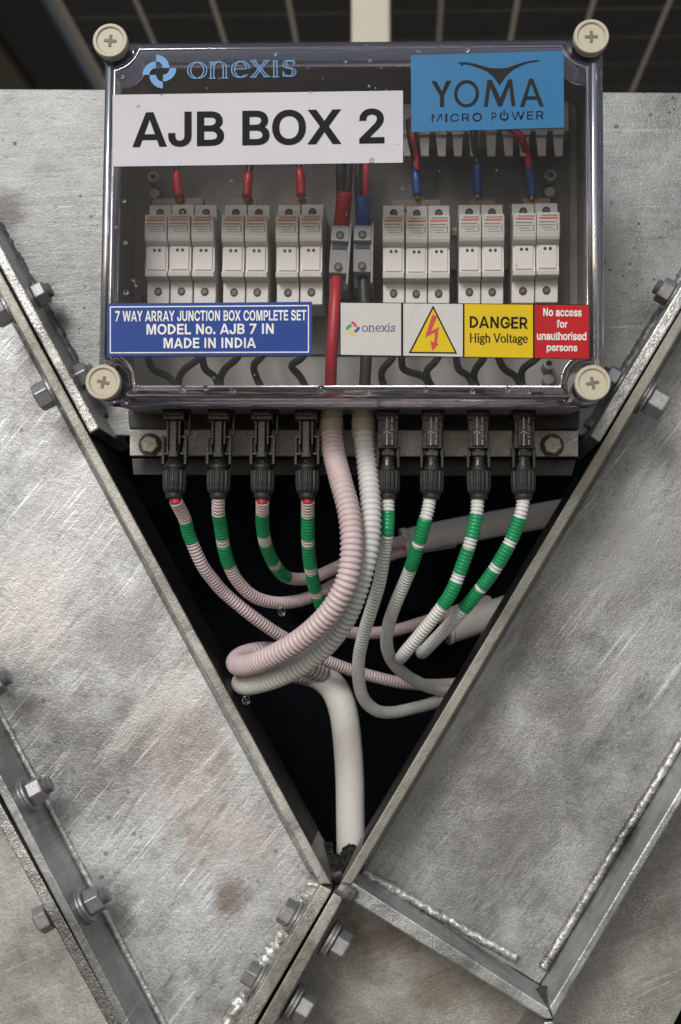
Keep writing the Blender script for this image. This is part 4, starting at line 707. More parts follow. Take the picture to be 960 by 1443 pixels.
REGULAR = {
 'C':(510,'267,-7,205,1,150,25,104,63,70,115,48,179,40,254,48,329,70,393,104,445,150,484,205,508,267,516,305,513,340,504,373,490,402,471,427,447,448,418,463,385,473,348,408,348,401,373,389,395,375,413,357,428,337,440,315,449,292,454,267,456,223,450,184,432,150,403,125,364,109,314,103,254,109,194,125,145,151,105,184,76,223,59,267,53,292,55,315,60,337,69,357,81,375,96,389,114,401,136,408,160,473,160,463,124,448,91,428,62,402,38,373,19,341,5,305,-4','23,17,24,6,36,35,39,1,40,27,13,28,2,39,38,4,3,38,32,8,33,37,4,38,19,18,22,2,1,39,12,11,30,57,43,42,55,54,45,6,35,34,21,20,19,40,0,41,55,45,44,10,9,31,46,53,47,16,15,25,29,12,30,8,7,33,15,14,26,31,30,11,11,10,31,49,48,51,51,50,49,53,52,47,6,5,36,28,12,29,16,25,24,42,41,0,18,17,23,5,37,36,9,8,32,26,14,27,56,55,44,54,53,46,5,4,37,31,9,32,23,22,18,52,51,48,13,12,28,25,15,26,52,48,47,22,21,19,56,44,43,7,6,34,34,33,7,57,56,43,0,57,42,3,2,38,14,13,27,17,16,24,1,0,40,54,46,45'),
 'E':(419,'60,0,60,509,372,509,372,452,125,452,125,286,355,286,355,229,125,229,125,57,375,57,375,0','11,10,9,8,7,6,2,1,4,0,9,8,5,4,1,1,0,8,8,6,5,8,5,1,0,11,9,3,2,4'),
 'M':(628,'60,0,60,509,152,509,277,187,282,174,287,159,293,141,299,123,305,103,311,84,317,65,322,49,307,49,476,509,568,509,568,0,504,0,504,291,504,308,504,327,505,347,505,369,506,391,506,413,507,435,507,457,513,457,505,433,342,0,286,0,170,291,165,304,159,321,152,340,145,361,137,384,129,408,121,432,112,457,119,457,120,416,122,0','38,39,40,14,13,25,1,2,38,38,40,1,24,15,14,12,11,10,27,23,24,40,36,37,0,1,40,27,26,25,10,27,13,25,24,14,10,28,27,37,38,2,13,12,10,40,41,0,27,25,13,3,37,2'),
 'O':(533,'267,-7,205,1,150,25,105,63,70,115,48,179,40,254,48,329,70,393,105,445,150,484,205,508,267,516,329,508,384,484,429,445,464,393,486,329,493,254,486,179,464,115,429,63,384,25,329,1,267,53,310,59,349,76,383,105,408,144,425,194,430,254,425,314,408,365,383,404,349,433,310,450,267,456,223,450,184,433,151,404,125,364,109,314,103,254,109,194,125,144,151,105,184,76,223,59','16,15,33,37,36,12,19,18,29,10,39,38,6,5,43,3,2,45,1,0,47,6,43,42,12,11,37,18,17,31,22,27,26,14,13,34,23,22,26,41,6,42,32,17,16,36,35,12,18,30,29,2,1,46,32,16,33,26,25,23,7,6,41,45,2,46,40,39,8,33,14,34,4,3,45,21,20,27,22,21,27,45,44,4,17,32,31,19,29,28,11,10,38,15,14,33,7,41,40,8,7,40,20,19,28,1,47,46,27,20,28,47,0,24,0,23,25,10,9,39,35,34,13,5,4,44,0,25,24,9,8,39,13,12,35,18,31,30,11,38,37,43,5,44'),
 'P':(445,'60,0,60,509,235,509,289,503,332,487,366,462,390,430,404,391,409,348,404,304,390,265,366,233,332,207,289,191,235,186,109,186,109,242,233,242,269,246,297,256,318,272,333,294,342,319,344,348,342,376,333,402,318,423,297,439,268,449,232,452,125,452,125,0','4,27,26,7,25,24,2,1,30,4,3,27,18,17,14,6,5,25,15,14,17,12,20,19,8,24,23,22,21,9,9,8,22,5,4,26,5,26,25,23,22,8,13,19,18,2,29,28,11,21,20,27,3,28,1,0,30,8,7,24,3,2,28,12,11,20,13,12,19,0,31,30,10,9,21,7,6,25,2,30,29,14,13,18,16,15,17,11,10,21'),
 'R':(449,'60,0,60,509,236,509,290,504,333,489,367,465,390,433,405,395,409,352,405,309,390,271,367,240,333,217,289,203,236,198,96,198,96,255,234,255,269,258,298,267,319,281,334,300,342,324,345,352,342,380,334,405,319,425,298,440,269,449,233,452,125,452,125,0,353,0,230,229,303,229,428,0','8,23,22,0,31,30,16,33,17,15,14,33,8,24,23,2,30,29,8,7,24,33,34,18,11,21,20,19,18,34,16,15,33,14,32,33,4,27,26,20,19,34,7,6,24,1,0,30,17,33,18,32,35,12,2,1,30,4,3,27,28,2,29,5,4,26,6,5,25,9,8,22,3,2,28,25,5,26,12,11,20,11,10,21,12,13,32,34,12,20,24,6,25,13,14,32,3,28,27,21,9,22,10,9,21,34,35,12'),
 'S':(447,'224,-9,172,-4,128,9,91,31,64,60,46,96,38,137,104,137,110,110,123,88,142,71,166,59,194,52,224,49,257,52,286,60,311,74,329,92,341,114,346,139,342,161,332,179,316,193,296,205,272,214,184,239,128,260,86,289,60,326,52,372,58,413,75,448,102,476,138,498,180,511,227,516,275,511,316,498,351,476,377,449,394,415,401,378,337,378,326,412,302,437,267,453,225,459,194,456,167,448,145,435,129,418,118,398,115,376,119,352,131,334,148,319,169,308,191,300,287,272,312,264,336,252,359,238,379,220,395,198,405,171,408,139,403,99,386,64,360,34,323,11,278,-4','60,59,23,9,8,4,37,36,45,57,56,25,18,17,67,65,64,19,27,26,55,14,70,15,33,32,49,38,44,43,31,30,51,49,48,33,69,68,16,59,58,24,5,4,8,4,3,9,64,20,19,34,48,47,21,20,63,61,60,22,23,59,24,21,61,22,0,70,14,22,60,23,38,37,44,63,62,21,24,58,25,7,6,5,53,52,29,39,38,43,34,33,48,42,41,40,51,50,31,36,35,46,32,31,50,45,36,46,44,37,45,27,55,54,3,2,10,1,0,12,30,29,52,43,42,40,3,10,9,49,32,50,62,61,21,47,46,35,58,57,25,2,1,11,68,17,16,8,7,5,0,14,13,68,67,17,35,34,47,70,69,15,11,10,2,64,63,20,12,0,13,56,55,26,67,66,18,40,39,43,11,1,12,28,27,54,53,28,54,29,28,53,30,52,51,16,15,69,18,66,19,26,25,56,66,65,19'),
 'T':(449,'32,452,32,509,417,509,417,452,257,452,257,0,193,0,193,452','3,2,1,5,4,7,7,3,0,3,1,0,4,3,7,5,7,6'),
 'W':(686,'155,0,16,509,82,509,197,40,189,40,218,171,306,509,380,509,468,171,497,40,488,40,603,509,670,509,530,0,455,0,359,356,336,475,350,475,327,359,230,0','8,14,15,19,5,3,18,19,5,0,19,3,14,13,8,3,2,1,15,16,17,17,18,15,12,10,8,5,4,3,7,8,15,12,11,10,5,6,18,15,18,7,6,7,18,1,0,3,13,12,8,10,9,8')}
BOLD['I'] = REGULAR['I'] = (210, '55,-21,155,-21,155,530,55,530', '0,1,2,0,2,3')
BOLD['i'] = (190, '45,-18,145,-18,145,398,45,398,45,440,145,440,145,530,45,530', '0,1,2,0,2,3,4,5,6,4,6,7')
def outline(adv, pts): return (adv, ','.join('%d,%d' % p for p in pts), None)
BOLD['A'] = (515, '0,-21,112,-21,255,410,255,530,200,530,510,-21,310,530,255,530,255,410,398,-21,148,88,362,88,331,180,179,180', ((0, 1, 2, 3, 4), (5, 6, 7, 8, 9), (10, 11, 12, 13)))
BOLD['X'] = outline(505, [(5, 530), (132, 530), (250, 350), (368, 530), (495, 530), (315, 262), (500, -21), (372, -21), (250, 170), (128, -21), (0, -21), (185, 262)])
BOLD['M'] = outline(632, [(55, -21), (55, 530), (205, 530), (315, 170), (425, 530), (575, 530), (575, -21), (472, -21), (472, 400), (366, -21), (264, -21), (158, 400), (158, -21)])
BOLD['N'] = outline(535, [(55, -21), (55, 530), (165, 530), (375, 180), (375, 530), (478, 530), (478, -21), (368, -21), (158, 335), (158, -21)])
BOLD['W'] = outline(705, [(0, 530), (112, 530), (195, 150), (295, 530), (405, 530), (505, 150), (588, 530), (700, 530), (565, -21), (450, -21), (350, 350), (250, -21), (135, -21)])
BOLD['Y'] = outline(475, [(0, 530), (125, 530), (235, 330), (345, 530), (470, 530), (288, 215), (288, -21), (182, -21), (182, 215)])
def _dee():
    pts, fs = [(55, -21), (160, -21), (160, 530), (55, 530)], [(0, 1, 2, 3)]
    for i in range(13):
        a_ = rad(90-180*i/12); pts += [(161+round(325*math.cos(a_)), 254+round(276*math.sin(a_))), (161+round(215*math.cos(a_)), 254+round(175*math.sin(a_)))]
        if i: b_ = 4+2*i; fs.append((b_-2, b_, b_+1, b_-1))
    return (520, ','.join('%d,%d' % p for p in pts), tuple(fs))
BOLD['D'] = _dee()
_p = BOLD['P']; _n = len(_p[1].split(','))//2
BOLD['R'] = (500, _p[1]+',215,163,335,163,460,-21,335,-21', _p[2]+',%d,%d,%d,%d,%d,%d' % (_n, _n+1, _n+2, _n, _n+2, _n+3))
def text_pts(s, bold=1):
    V, Fc, x = [], [], 0.0
    for ch in s:
        if ch == ' ': x += .21; continue
        adv, v, f = (BOLD if bold else REGULAR)[ch]
        v = [int(t)/1000 for t in v.split(',')]; b0 = len(V)
        if f is None: f = (tuple(range(len(v)//2)),)
        elif isinstance(f, str): f = [int(t) for t in f.split(',')]; f = [tuple(f[i:i+3]) for i in range(0, len(f), 3)]
        V += [(x+v[i], v[i+1]) for i in range(0, len(v), 2)]
        Fc += [tuple(b0+i for i in t) for t in f]
        x += adv/1000+(.0 if bold else .05)
    return V, Fc
def on_label(name, v, f, quad, y, mat, parent):
    """maps a 2-D mesh's bounding box onto a pixel quad (tl, tr, br, bl) on the lid plane y"""
    xs = [q[0] for q in v]; ys = [q[1] for q in v]; x0, x1, y0, y1 = min(xs), max(xs), min(ys), max(ys)
    c = [LB(px, py, LID) for px, py in quad]
    W = []
    for q in v:
        u_ = (q[0]-x0)/(x1-x0); w_ = (q[1]-y0)/(y1-y0)
        top = c[0].lerp(c[1], u_); bot = c[3].lerp(c[2], u_); p = bot.lerp(top, w_)
        W.append((p.x, y - (q[2] if len(q) > 2 else 0), p.z))
    return link(name, mesh(name, W, f), mat, parent)
def label_text(s, quad, mat, parent, bold=1, y=None, name='lettering'):
    v, f = text_pts(s, bold); return on_label(name, v, f, quad, LY2 if y is None else y, mat, parent)
LY = LID-.0003; LY2 = LID-.0009; LY15 = LID-.0006
def label_plate(name, quad, mat, parent, y=None, th=.0003):
    y = LY if y is None else y
    c = [LB(px, py, LID) for px, py in quad]
    return link(name, prism_mesh(name, [(p.x, p.z) for p in reversed(c)], y-th, y), mat, parent)
def poly_part(name, polys, y, mat, parent):
    V, Fc = [], []
    for j, pl in enumerate(polys):
        b0 = len(V)
        for px, py in pl:
            p = LB(px, py, LID); V.append((p.x, y-j*.00001, p.z))
        Fc.append(tuple(range(b0, b0+len(pl))))
    return link(name, mesh(name, V, Fc), mat, parent)
# serif stroke letters (thick stems, thin horizontals, small serifs)
def ell(cx, cy, rx, ry, a0, a1, n=18): return [(cx+rx*math.cos(rad(a0+(a1-a0)*i/n)), cy+ry*math.sin(rad(a0+(a1-a0)*i/n))) for i in range(n+1)]
def sf(x, y): return [(x-.17, y), (x+.17, y)]
GLY = {
 'o': (1.05, [ell(.5, .5, .40, .48, 0, 360, 28)]),
 'n': (1.12, [[(.2, 0), (.2, .98)], [(.2, .75)]+ell(.52, .66, .30, .32, 150, 0, 12)+[(.82, 0)], sf(.2, 0), sf(.82, 0), [(.04, .95), (.22, .97)]]),
 'e': (.98, [[(.14, .52), (.82, .52)], ell(.49, .5, .37, .48, 2, 318, 26)]),
 'x': (1.0, [[(.12, .98), (.82, .02)], [(.80, .98), (.14, .02)], sf(.15, .98), sf(.8, .98), sf(.15, .02), sf(.82, .02)]),
 'i': (.52, [[(.25, 0), (.25, .98)], sf(.25, 0), [(.08, .95), (.27, .97)], [(.20, 1.28), (.32, 1.42)], [(.26, 1.26), (.26, 1.44)]]),
 's': (.82, [ell(.42, .74, .24, .23, 35, 250, 12)+ell(.40, .26, .27, .25, 70, -150, 14), [(.64, .98), (.64, .72)], [(.13, .02), (.13, .30)]]),
 'H': (1.45, [[(.25, 0), (.25, 1.4)], [(1.15, 0), (1.15, 1.4)], [(.25, .72), (1.15, .72)], sf(.25, 0), sf(1.15, 0), sf(.25, 1.4), sf(1.15, 1.4)]),
 'g': (.98, [ell(.45, .66, .28, .31, 0, 360, 20), ell(.45, -.16, .36, .22, 0, 360, 20), [(.3, .4), (.22, .2), (.5, .1), (.75, 0)], [(.68, .86), (.92, .96)]]),
 'h': (1.12, [[(.2, 0), (.2, 1.45)], [(.2, .75)]+ell(.52, .66, .30, .32, 150, 0, 12)+[(.82, 0)], sf(.2, 0), sf(.82, 0)]),
 'V': (1.3, [[(.1, 1.4), (.62, 0)], [(1.15, 1.4), (.62, 0)], sf(.12, 1.4), sf(1.13, 1.4)]),
 'l': (.52, [[(.25, 0), (.25, 1.45)], sf(.25, 0)]),
 't': (.66, [[(.28, 1.25), (.28, .2)]+ell(.46, .2, .18, .2, 180, 300, 6), [(.05, .95), (.55, .95)]]),
 'a': (.95, [[(.14, .8)]+ell(.42, .72, .27, .26, 150, 0, 8)+[(.69, .1), (.85, .03)], ell(.40, .28, .28, .26, 60, 330, 14)]),
 ' ': (.5, []),
}
def serif(s, thick=.16, thin=.06, inline=False):
    V, Fc, x, j = [], [], 0, 0
    def seg(poly, off, tk, tn):
        nonlocal j
        for p, q in zip(poly[:-1], poly[1:]):
            dx, dy = q[0]-p[0], q[1]-p[1]; ln = math.hypot(dx, dy)
            if ln < 1e-6: continue
            h = (tn+(tk-tn)*abs(dy)/ln)/2; nx, ny = -dy/ln*h, dx/ln*h
            ex, ey = dx/ln*h*.35, dy/ln*h*.35
            b0 = len(V); z = (j % 9)*.000012; j += 1
            V.extend([(off+p[0]-ex+nx, p[1]-ey+ny, z), (off+q[0]+ex+nx, q[1]+ey+ny, z), (off+q[0]+ex-nx, q[1]+ey-ny, z), (off+p[0]-ex-nx, p[1]-ey-ny, z)])
            Fc.append((b0, b0+1, b0+2, b0+3))
    for ch in s:
        adv, st = GLY[ch]
        for pl in st:
            if inline:
                big = max(abs(q[1]-p[1]) for p, q in zip(pl[:-1], pl[1:])) > .5 or len(pl) > 10
                if big:
                    seg([(p[0]-.075, p[1]) for p in pl], x, .055, .05); seg([(p[0]+.075, p[1]) for p in pl], x, .055, .05)
                else: seg(pl, x, .07, .05)
            else: seg(pl, x, thick, thin)
        x += adv
    return V, Fc

# AJB BOX 2
lab = label_plate('name_label', [(159, 134), (568, 128), (568, 229.5), (159, 235)], M_lab_white, jb)
label_text('AJB BOX 2', [(187, 158.5), (542, 153), (542, 203), (187, 208.5)], M_ink, lab, 1)
# sky blue maker's label
lab = label_plate('maker_label', [(579, 78.5), (794, 72), (795, 180), (580, 186.5)], M_lab_sky, jb)
def ribbon(pts, w):
    out = []
    for p, q in zip(pts[:-1], pts[1:]):
        dx, dy = q[0]-p[0], q[1]-p[1]; l_ = math.hypot(dx, dy); nx, ny = -dy/l_*w/2, dx/l_*w/2
        ex, ey = dx/l_*w*.12, dy/l_*w*.12
        out.append([(p[0]-ex+nx, p[1]-ey+ny), (q[0]+ex+nx, q[1]+ey+ny), (q[0]+ex-nx, q[1]+ey-ny), (p[0]-ex-nx, p[1]-ey-ny)])
    return out
def shear(pl): return [(x, y-(x-686)*.025) for x, y in pl]
big = []
big += [[(608, 113), (615, 113), (626, 133), (626, 149.5), (620, 149.5), (620, 133.5)], [(629, 113), (636, 113), (626, 133.5), (621, 132)]]
oc = [[(657.5+rx*math.cos(rad(t)), 131.8+ry*math.sin(rad(t))) for t in range(0, 361, 12)] for rx, ry in ((17.5, 19), (13, 15))]
big += [[oc[0][i], oc[0][i+1], oc[1][i+1], oc[1][i]] for i in range(30)]
big += [[(687, 113.5), (692, 113.5), (687, 150.5), (682, 150.5)], [(687, 113.5), (693, 113.5), (705.5, 140), (702, 150.5)], [(716, 113.5), (721, 113.5), (707, 150.5), (702, 150.5), (702, 147)], [(716.5, 113.5), (721.5, 113.5), (726, 150.5), (721, 150.5)]]
big += [[(746, 113), (750, 113), (738.5, 152), (733, 152)], [(746, 113), (751, 113), (766, 152), (760.5, 152)], [(738, 138), (760, 138), (761.5, 142), (737, 142)]]
poly_part('lettering', [shear(p) for p in big], LY2, M_inkbrown, lab)
gull = [(643, 89), (655, 88), (668, 90), (680, 93.5), (690, 96.5), (702, 97), (714, 96.5), (724, 93), (737, 88.5), (750, 86), (761, 85), (758, 87), (744, 89.5), (732, 94), (722, 99.5), (714, 107), (708, 115), (704, 121), (700, 115), (694, 107), (686, 101), (674, 96), (662, 92), (653, 91)]
poly_part('bird_emblem', [gull], LY2, M_inkbrown, lab)
poly_part('bird_emblem_beak', [[(648, 89), (654, 89), (652, 93), (650, 93)]], LY2-.0001, M_inkbrown, lab)
label_text('MICR', [(608.5, 161.5), (661.5, 160.1), (661.5, 171.4), (608.5, 172.8)], M_ink, lab, 0)
ring = lambda cx, cy, rx, ry, w, a0, a1, n: [[(cx+rx*math.cos(rad(a)), cy+ry*math.sin(rad(a))), (cx+rx*math.cos(rad(b_)), cy+ry*math.sin(rad(b_))), (cx+(rx-w)*math.cos(rad(b_)), cy+(ry-w)*math.sin(rad(b_))), (cx+(rx-w)*math.cos(rad(a)), cy+(ry-w)*math.sin(rad(a)))] for a, b_ in [(a0+(a1-a0)*i/n, a0+(a1-a0)*(i+1)/n) for i in range(n)]]
poly_part('lettering', ring(672.5, 165.6, 6.6, 6.2, 1.9, 0, 360, 20) + ring(710.5, 164.2, 6.4, 6.2, 1.9, -55, 235, 18) + [[(709.5, 155.5), (711.3, 155.5), (711.3, 163), (709.5, 163)]], LY2, M_ink, lab)
label_text('P', [(693, 159.2), (699.5, 159), (699.5, 170.3), (693, 170.5)], M_ink, lab, 0)
label_text('WER', [(721, 158.2), (766, 156.8), (766, 168.2), (721, 169.6)], M_ink, lab, 0)
# onexis printed straight on the lid
V, Fc = serif('onexis', inline=True)
on_label('maker_name', V, Fc, [(264, 77), (418, 74), (418, 108.5), (264, 112)], LY, M_logo_blue, jb)
def swirl2(cx, cy, s, mats, parent, yy):
    """pinwheel ring of four shifted quarter blades"""
    for i, mt in enumerate(mats):
        ox, oy = -.19*s, -.20*s
        for _ in range(i): ox, oy = -oy, ox
        pol = []
        for (R_, seq) in ((.75*s, range(11)), (.37*s, range(10, -1, -1))):
            for q_ in seq:
                a_ = rad(-90+90*i+90*q_/10); pol.append((cx+ox+R_*math.cos(a_), cy+oy+R_*math.sin(a_)))
        poly_part('ring_emblem', [pol], yy-.00003*i, mt, parent)
swirl2(225, 101, 25, [M_logo_blue]*4, jb, LY)
# blue type plate
lab = label_plate('type_plate', [(151, 428), (440, 425.5), (440, 501), (151, 502.5)], M_lab_blue, jb)
bp = [(156, 433), (435, 431), (435, 496.5), (156, 497.5)]
fr = []
for i in range(4):
    p, q = bp[i], bp[(i+1) % 4]; fr += ribbon([p, q], 1.6)
poly_part('border_line', fr, LY2, M_white_ink, lab)
label_text('7 WAY ARRAY JUNCTION BOX COMPLETE SET', [(163, 438.5), (432, 437), (432, 452), (163, 453.5)], M_white_ink, lab, 1)
label_text('MODEL No. AJB 7 IN', [(207, 457), (386, 456), (386, 471), (207, 472)], M_white_ink, lab, 1)
label_text('MADE IN INDIA', [(231, 476.5), (361, 476), (361, 490.5), (231, 491)], M_white_ink, lab, 1)
# warning strip: four fields on one black backing
T = lambda x: 427+(x-480)*.0100; Bt = lambda x: 500+(x-480)*.0165
lab = label_plate('warning_strip', [(478.5, 425.8), (831, 429.5), (831, 506.5), (478.5, 501)], M_ink, jb)
def field(x0, x1, mat): return label_plate('field', [(x0, T(x0)), (x1, T(x1)), (x1, Bt(x1)), (x0, Bt(x0))], mat, lab, y=LY15, th=.0001)
field(480.3, 565.3, M_lab_grey); field(568.5, 652.3, M_lab_grey); field(654.8, 751, M_lab_yellow); field(753.5, 830, M_lab_red)
V, Fc = serif('onexis', .17, .10)
on_label('maker_name', V, Fc, [(510.5, 455), (557, 455.5), (557, 467.5), (510.5, 468)], LY2, M_logo_navy, lab)
swirl2(497.5, 463, 10.5, [M_logo_red, M_logo_navy, M_logo_yel, M_logo_green], lab, LY2)
poly_part('warning_triangle', [[(610.5, 430.5), (644.5, 498.8), (576, 498)]], LY2+.0001, M_ink, lab)
poly_part('triangle_field', [[(610.5, 435.5), (641, 496.6), (579.8, 496)]], LY2, M_lab_yellow, lab)
poly_part('lightning_bolt', [[(609.5, 444), (616, 446), (607.5, 467.5), (599, 476)], [(607.5, 467.5), (618.5, 461), (613, 468.5), (599, 476)], [(618.5, 461), (615.8, 484), (611.8, 483.2), (613, 468.5)], [(606.5, 481), (618, 485), (609.5, 494.5)]], LY2-.0002, M_logo_red, lab)
label_text('DANGER', [(662, 445.5), (744, 447), (744, 464), (662, 462.5)], M_ink, lab, 1)
V, Fc = serif('High Voltage', .25, .11)
on_label('lettering', V, Fc, [(662, 469.5), (744, 470.5), (744, 487), (662, 486)], LY2, M_ink, lab)
for s_, cx, wd, y0_, y1_ in (('No access', 792.5, 54, 434.5, 446), ('for', 792, 15.5, 451, 462), ('unauthorised', 791.5, 69.5, 468, 479.5), ('persons', 792, 43, 487, 497.5)):
    label_text(s_, [(cx-wd/2, y0_), (cx+wd/2, y0_+.5), (cx+wd/2, y1_+.5), (cx-wd/2, y1_)], M_white_ink, lab, 1)

# ------------------------------------------------------------------ fuse holders in the box
FW, FH = .0164, .0672
def holder_body():
    prof = [(0, 0), (0, -.044), (.235, -.044), (.245, -.056), (.30, -.057), (.315, -.052), (.57, -.052), (.60, -.059), (.64, -.061), (.87, -.061), (.88, -.043), (1.035, -.043), (1.05, -.040), (1.05, 0)]
    bm = bmesh.new()
    a_ = [bm.verts.new((-FW/2, y, z*FH)) for z, y in prof]; b_ = [bm.verts.new((FW/2, y, z*FH)) for z, y in prof]; n_ = len(prof)
    bm.faces.new(a_); bm.faces.new(list(reversed(b_)))
    for i in range(n_): bm.faces.new((a_[i], b_[i], b_[(i+1) % n_], a_[(i+1) % n_]))
    bevel(bm, .0005, 1); return bm_mesh('body', bm)
FB_ME = holder_body()
DR_ME = boxm('drawer', -FW*.40, FW*.40, -.0536, -.051, FH*.325, FH*.565, .0004)
LA_ME = boxm('rating_label', -FW*.47, FW*.47, -.0614, -.0605, FH*.655, FH*.862)
ST_ME = boxm('stripe', -FW*.40, FW*.40, -.0617, -.0612, FH*.803, FH*.820)
bm = bmesh.new()
for row, (zf, x0, x1, hh) in enumerate(((.838, -.30, .40, .012), (.772, -.40, .32, .012), (.742, -.42, .30, .008), (.715, -.25, .22, .007), (.69, -.2, .3, .006))):
    x = x0
    while x < x1:
        w_ = random.uniform(.04, .09); box_bm(bm, FW*x, FW*min(x1, x+w_), -.0617, -.0612, FH*(zf-hh/2), FH*(zf+hh/2)); x += w_+.025
box_bm(bm, FW*.36, FW*.40, -.0617, -.0612, FH*.69, FH*.76)
PR_ME = bm_mesh('print', bm)
DOT_ME = lathe('vent_hole', [(.0012, .0004), (.0012, -.0002)], 12, 'Y')
bm = bmesh.new(); lathe_bm(bm, [(.0030, .0005), (.0030, -.0003)], 20, 'Y'); HO_ME = bm_mesh('screw_hole', bm)
bm = bmesh.new(); lathe_bm(bm, [(.0021, 0), (.0021, -.0004), (.0018, -.0006)], 14, 'Y'); box_bm(bm, -.0018, .0018, -.0009, -.0003, -.0003, .0003); SC_ME = bm_mesh('terminal_screw', bm)
blocks = [((201, 301), 3, 288, 421, 'left block of three'), ((309.5, 376), 2, 288, 422, 'left pair beside the block of three'), ((386.5, 453.5), 2, 288.5, 423, 'pair just left of the red main terminal'),
          ((538.5, 635), 3, 290, 424.5, 'block of three right of the main terminals'), ((646.5, 712), 2, 289, 422.5, 'middle pair on the right side'), ((722.5, 790), 2, 287, 420, 'rightmost pair')]
ordn = {3: ('left', 'middle', 'right'), 2: ('left', 'right')}
def copyof(me, name, mat, parent, loc=(0, 0, 0)):
    o = bpy.data.objects.new(name, me); COL.objects.link(o)
    if len(me.materials) == 0: me.materials.append(mat)
    o.parent = parent; o.location = loc; return o
for (bx0, bx1), cnt, ty, by, desc in blocks:
    for i in range(cnt):
        cx = bx0+(bx1-bx0)*(i+.5)/cnt
        p = P(cx, by+random.uniform(-.8, .8), -.073)
        wpx = (bx1-bx0)/cnt
        sx = wpx*scale_at(-.073)/FW*.955; sz = (by-ty)*scale_at(-.073)/FH*1.06
        t = thing('fuse_holder', 'grey fuse holder, %s one of the %s' % (ordn[cnt][i], desc), 'fuse holder', (p.x, -.013, p.z), 'fuse holders on the rail in the box', world_children=False, rot=(0, TH+random.uniform(-.006, .006), 0))
        t.scale = (sx, 1, sz)
        copyof(FB_ME, 'body', M_fuse, t); copyof(DR_ME, 'drawer', M_fuse2, t)
        rl = copyof(LA_ME, 'rating_label', M_lab_grey, t); copyof(ST_ME, 'orange_stripe', M_orange, rl); copyof(PR_ME, 'print', M_print, rl)
        for sx_ in (-1, 1): copyof(DOT_ME, 'vent_hole', M_dark, t, (sx_*.0019, -.0536, FH*.525))
        h = copyof(HO_ME, 'screw_hole', M_dark, t, (0, -.0440, FH*.125)); copyof(SC_ME, 'terminal_screw', M_screw, h, (random.uniform(-.0003, .0003), -.0003, 0))
        h = copyof(HO_ME, 'screw_hole', M_dark, t, (0, -.0430, FH*.955)); copyof(SC_ME, 'terminal_screw', M_screw, h, (0, -.0003, .0))
    c0, c1 = P(bx0+14, ty-7, -.045), P(bx1-14, ty+6, -.045)
    tag(link('busbar', prism_mesh('busbar', [(c0.x, c1.z), (c1.x, c1.z), (c1.x, c0.z), (c0.x, c0.z)], -.047, -.040, .0005), M_busbar), 'brown busbar above the %s' % desc, 'busbar', 'busbars above the fuse holders')
# DIN rails and slotted wire duct behind
for (x0, x1, nm) in ((206, 449, 'left'), (544, 784, 'right')):
    a_, b_ = P(x0, 330, -.012), P(x1, 375, -.012)
    t = thing('din_rail', 'zinc mounting rail behind the %s row of fuse holders' % nm, 'rail', ((a_.x+b_.x)/2, -.010, (a_.z+b_.z)/2), 'mounting rails in the box')
    link('rail_bed', prism_mesh('rail_bed', [(a_.x, b_.z), (b_.x, b_.z), (b_.x, a_.z), (a_.x, a_.z)], -.0125, -.0100), M_rail, t)
    for zz in (a_.z, b_.z):
        link('rail_lip', prism_mesh('rail_lip', [(a_.x, zz-.003), (b_.x, zz-.003), (b_.x, zz+.003), (a_.x, zz+.003)], -.0175, -.0160), M_rail, t)
duct = thing('wire_duct', 'grey slotted wire duct behind the sky blue label', 'wire duct', P(690, 200, -.01))
a_, b_ = P(560, 150, -.045), P(801, 188, -.045)
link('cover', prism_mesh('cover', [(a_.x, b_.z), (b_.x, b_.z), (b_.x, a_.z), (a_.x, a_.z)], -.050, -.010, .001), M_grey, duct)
x = 567
while x < 795:
    up_ = -4 if 676 < x < 690 else 0
    sl_ = random.uniform(-1, 1.5)
    p = [P(x, 187+up_, -.05), P(x+15, 187+up_, -.05), P(x+14-sl_, 221, -.05), P(x+3-sl_, 221, -.05)]
    fo = link('finger', prism_mesh('finger', [(q.x, q.z) for q in reversed(p)], -.052, -.049, .0004), M_duct, duct)
    p = [P(x-.5, 185.5+up_, -.05), P(x+15.5, 185.5+up_, -.05), P(x+15.5, 193+up_, -.05), P(x-.5, 193+up_, -.05)]
    link('finger_tip', prism_mesh('finger_tip', [(q.x, q.z) for q in reversed(p)], -.0555, -.0522, .0004), M_duct, fo)
    x += 23.5 if not (670 < x+23 < 682) else 20
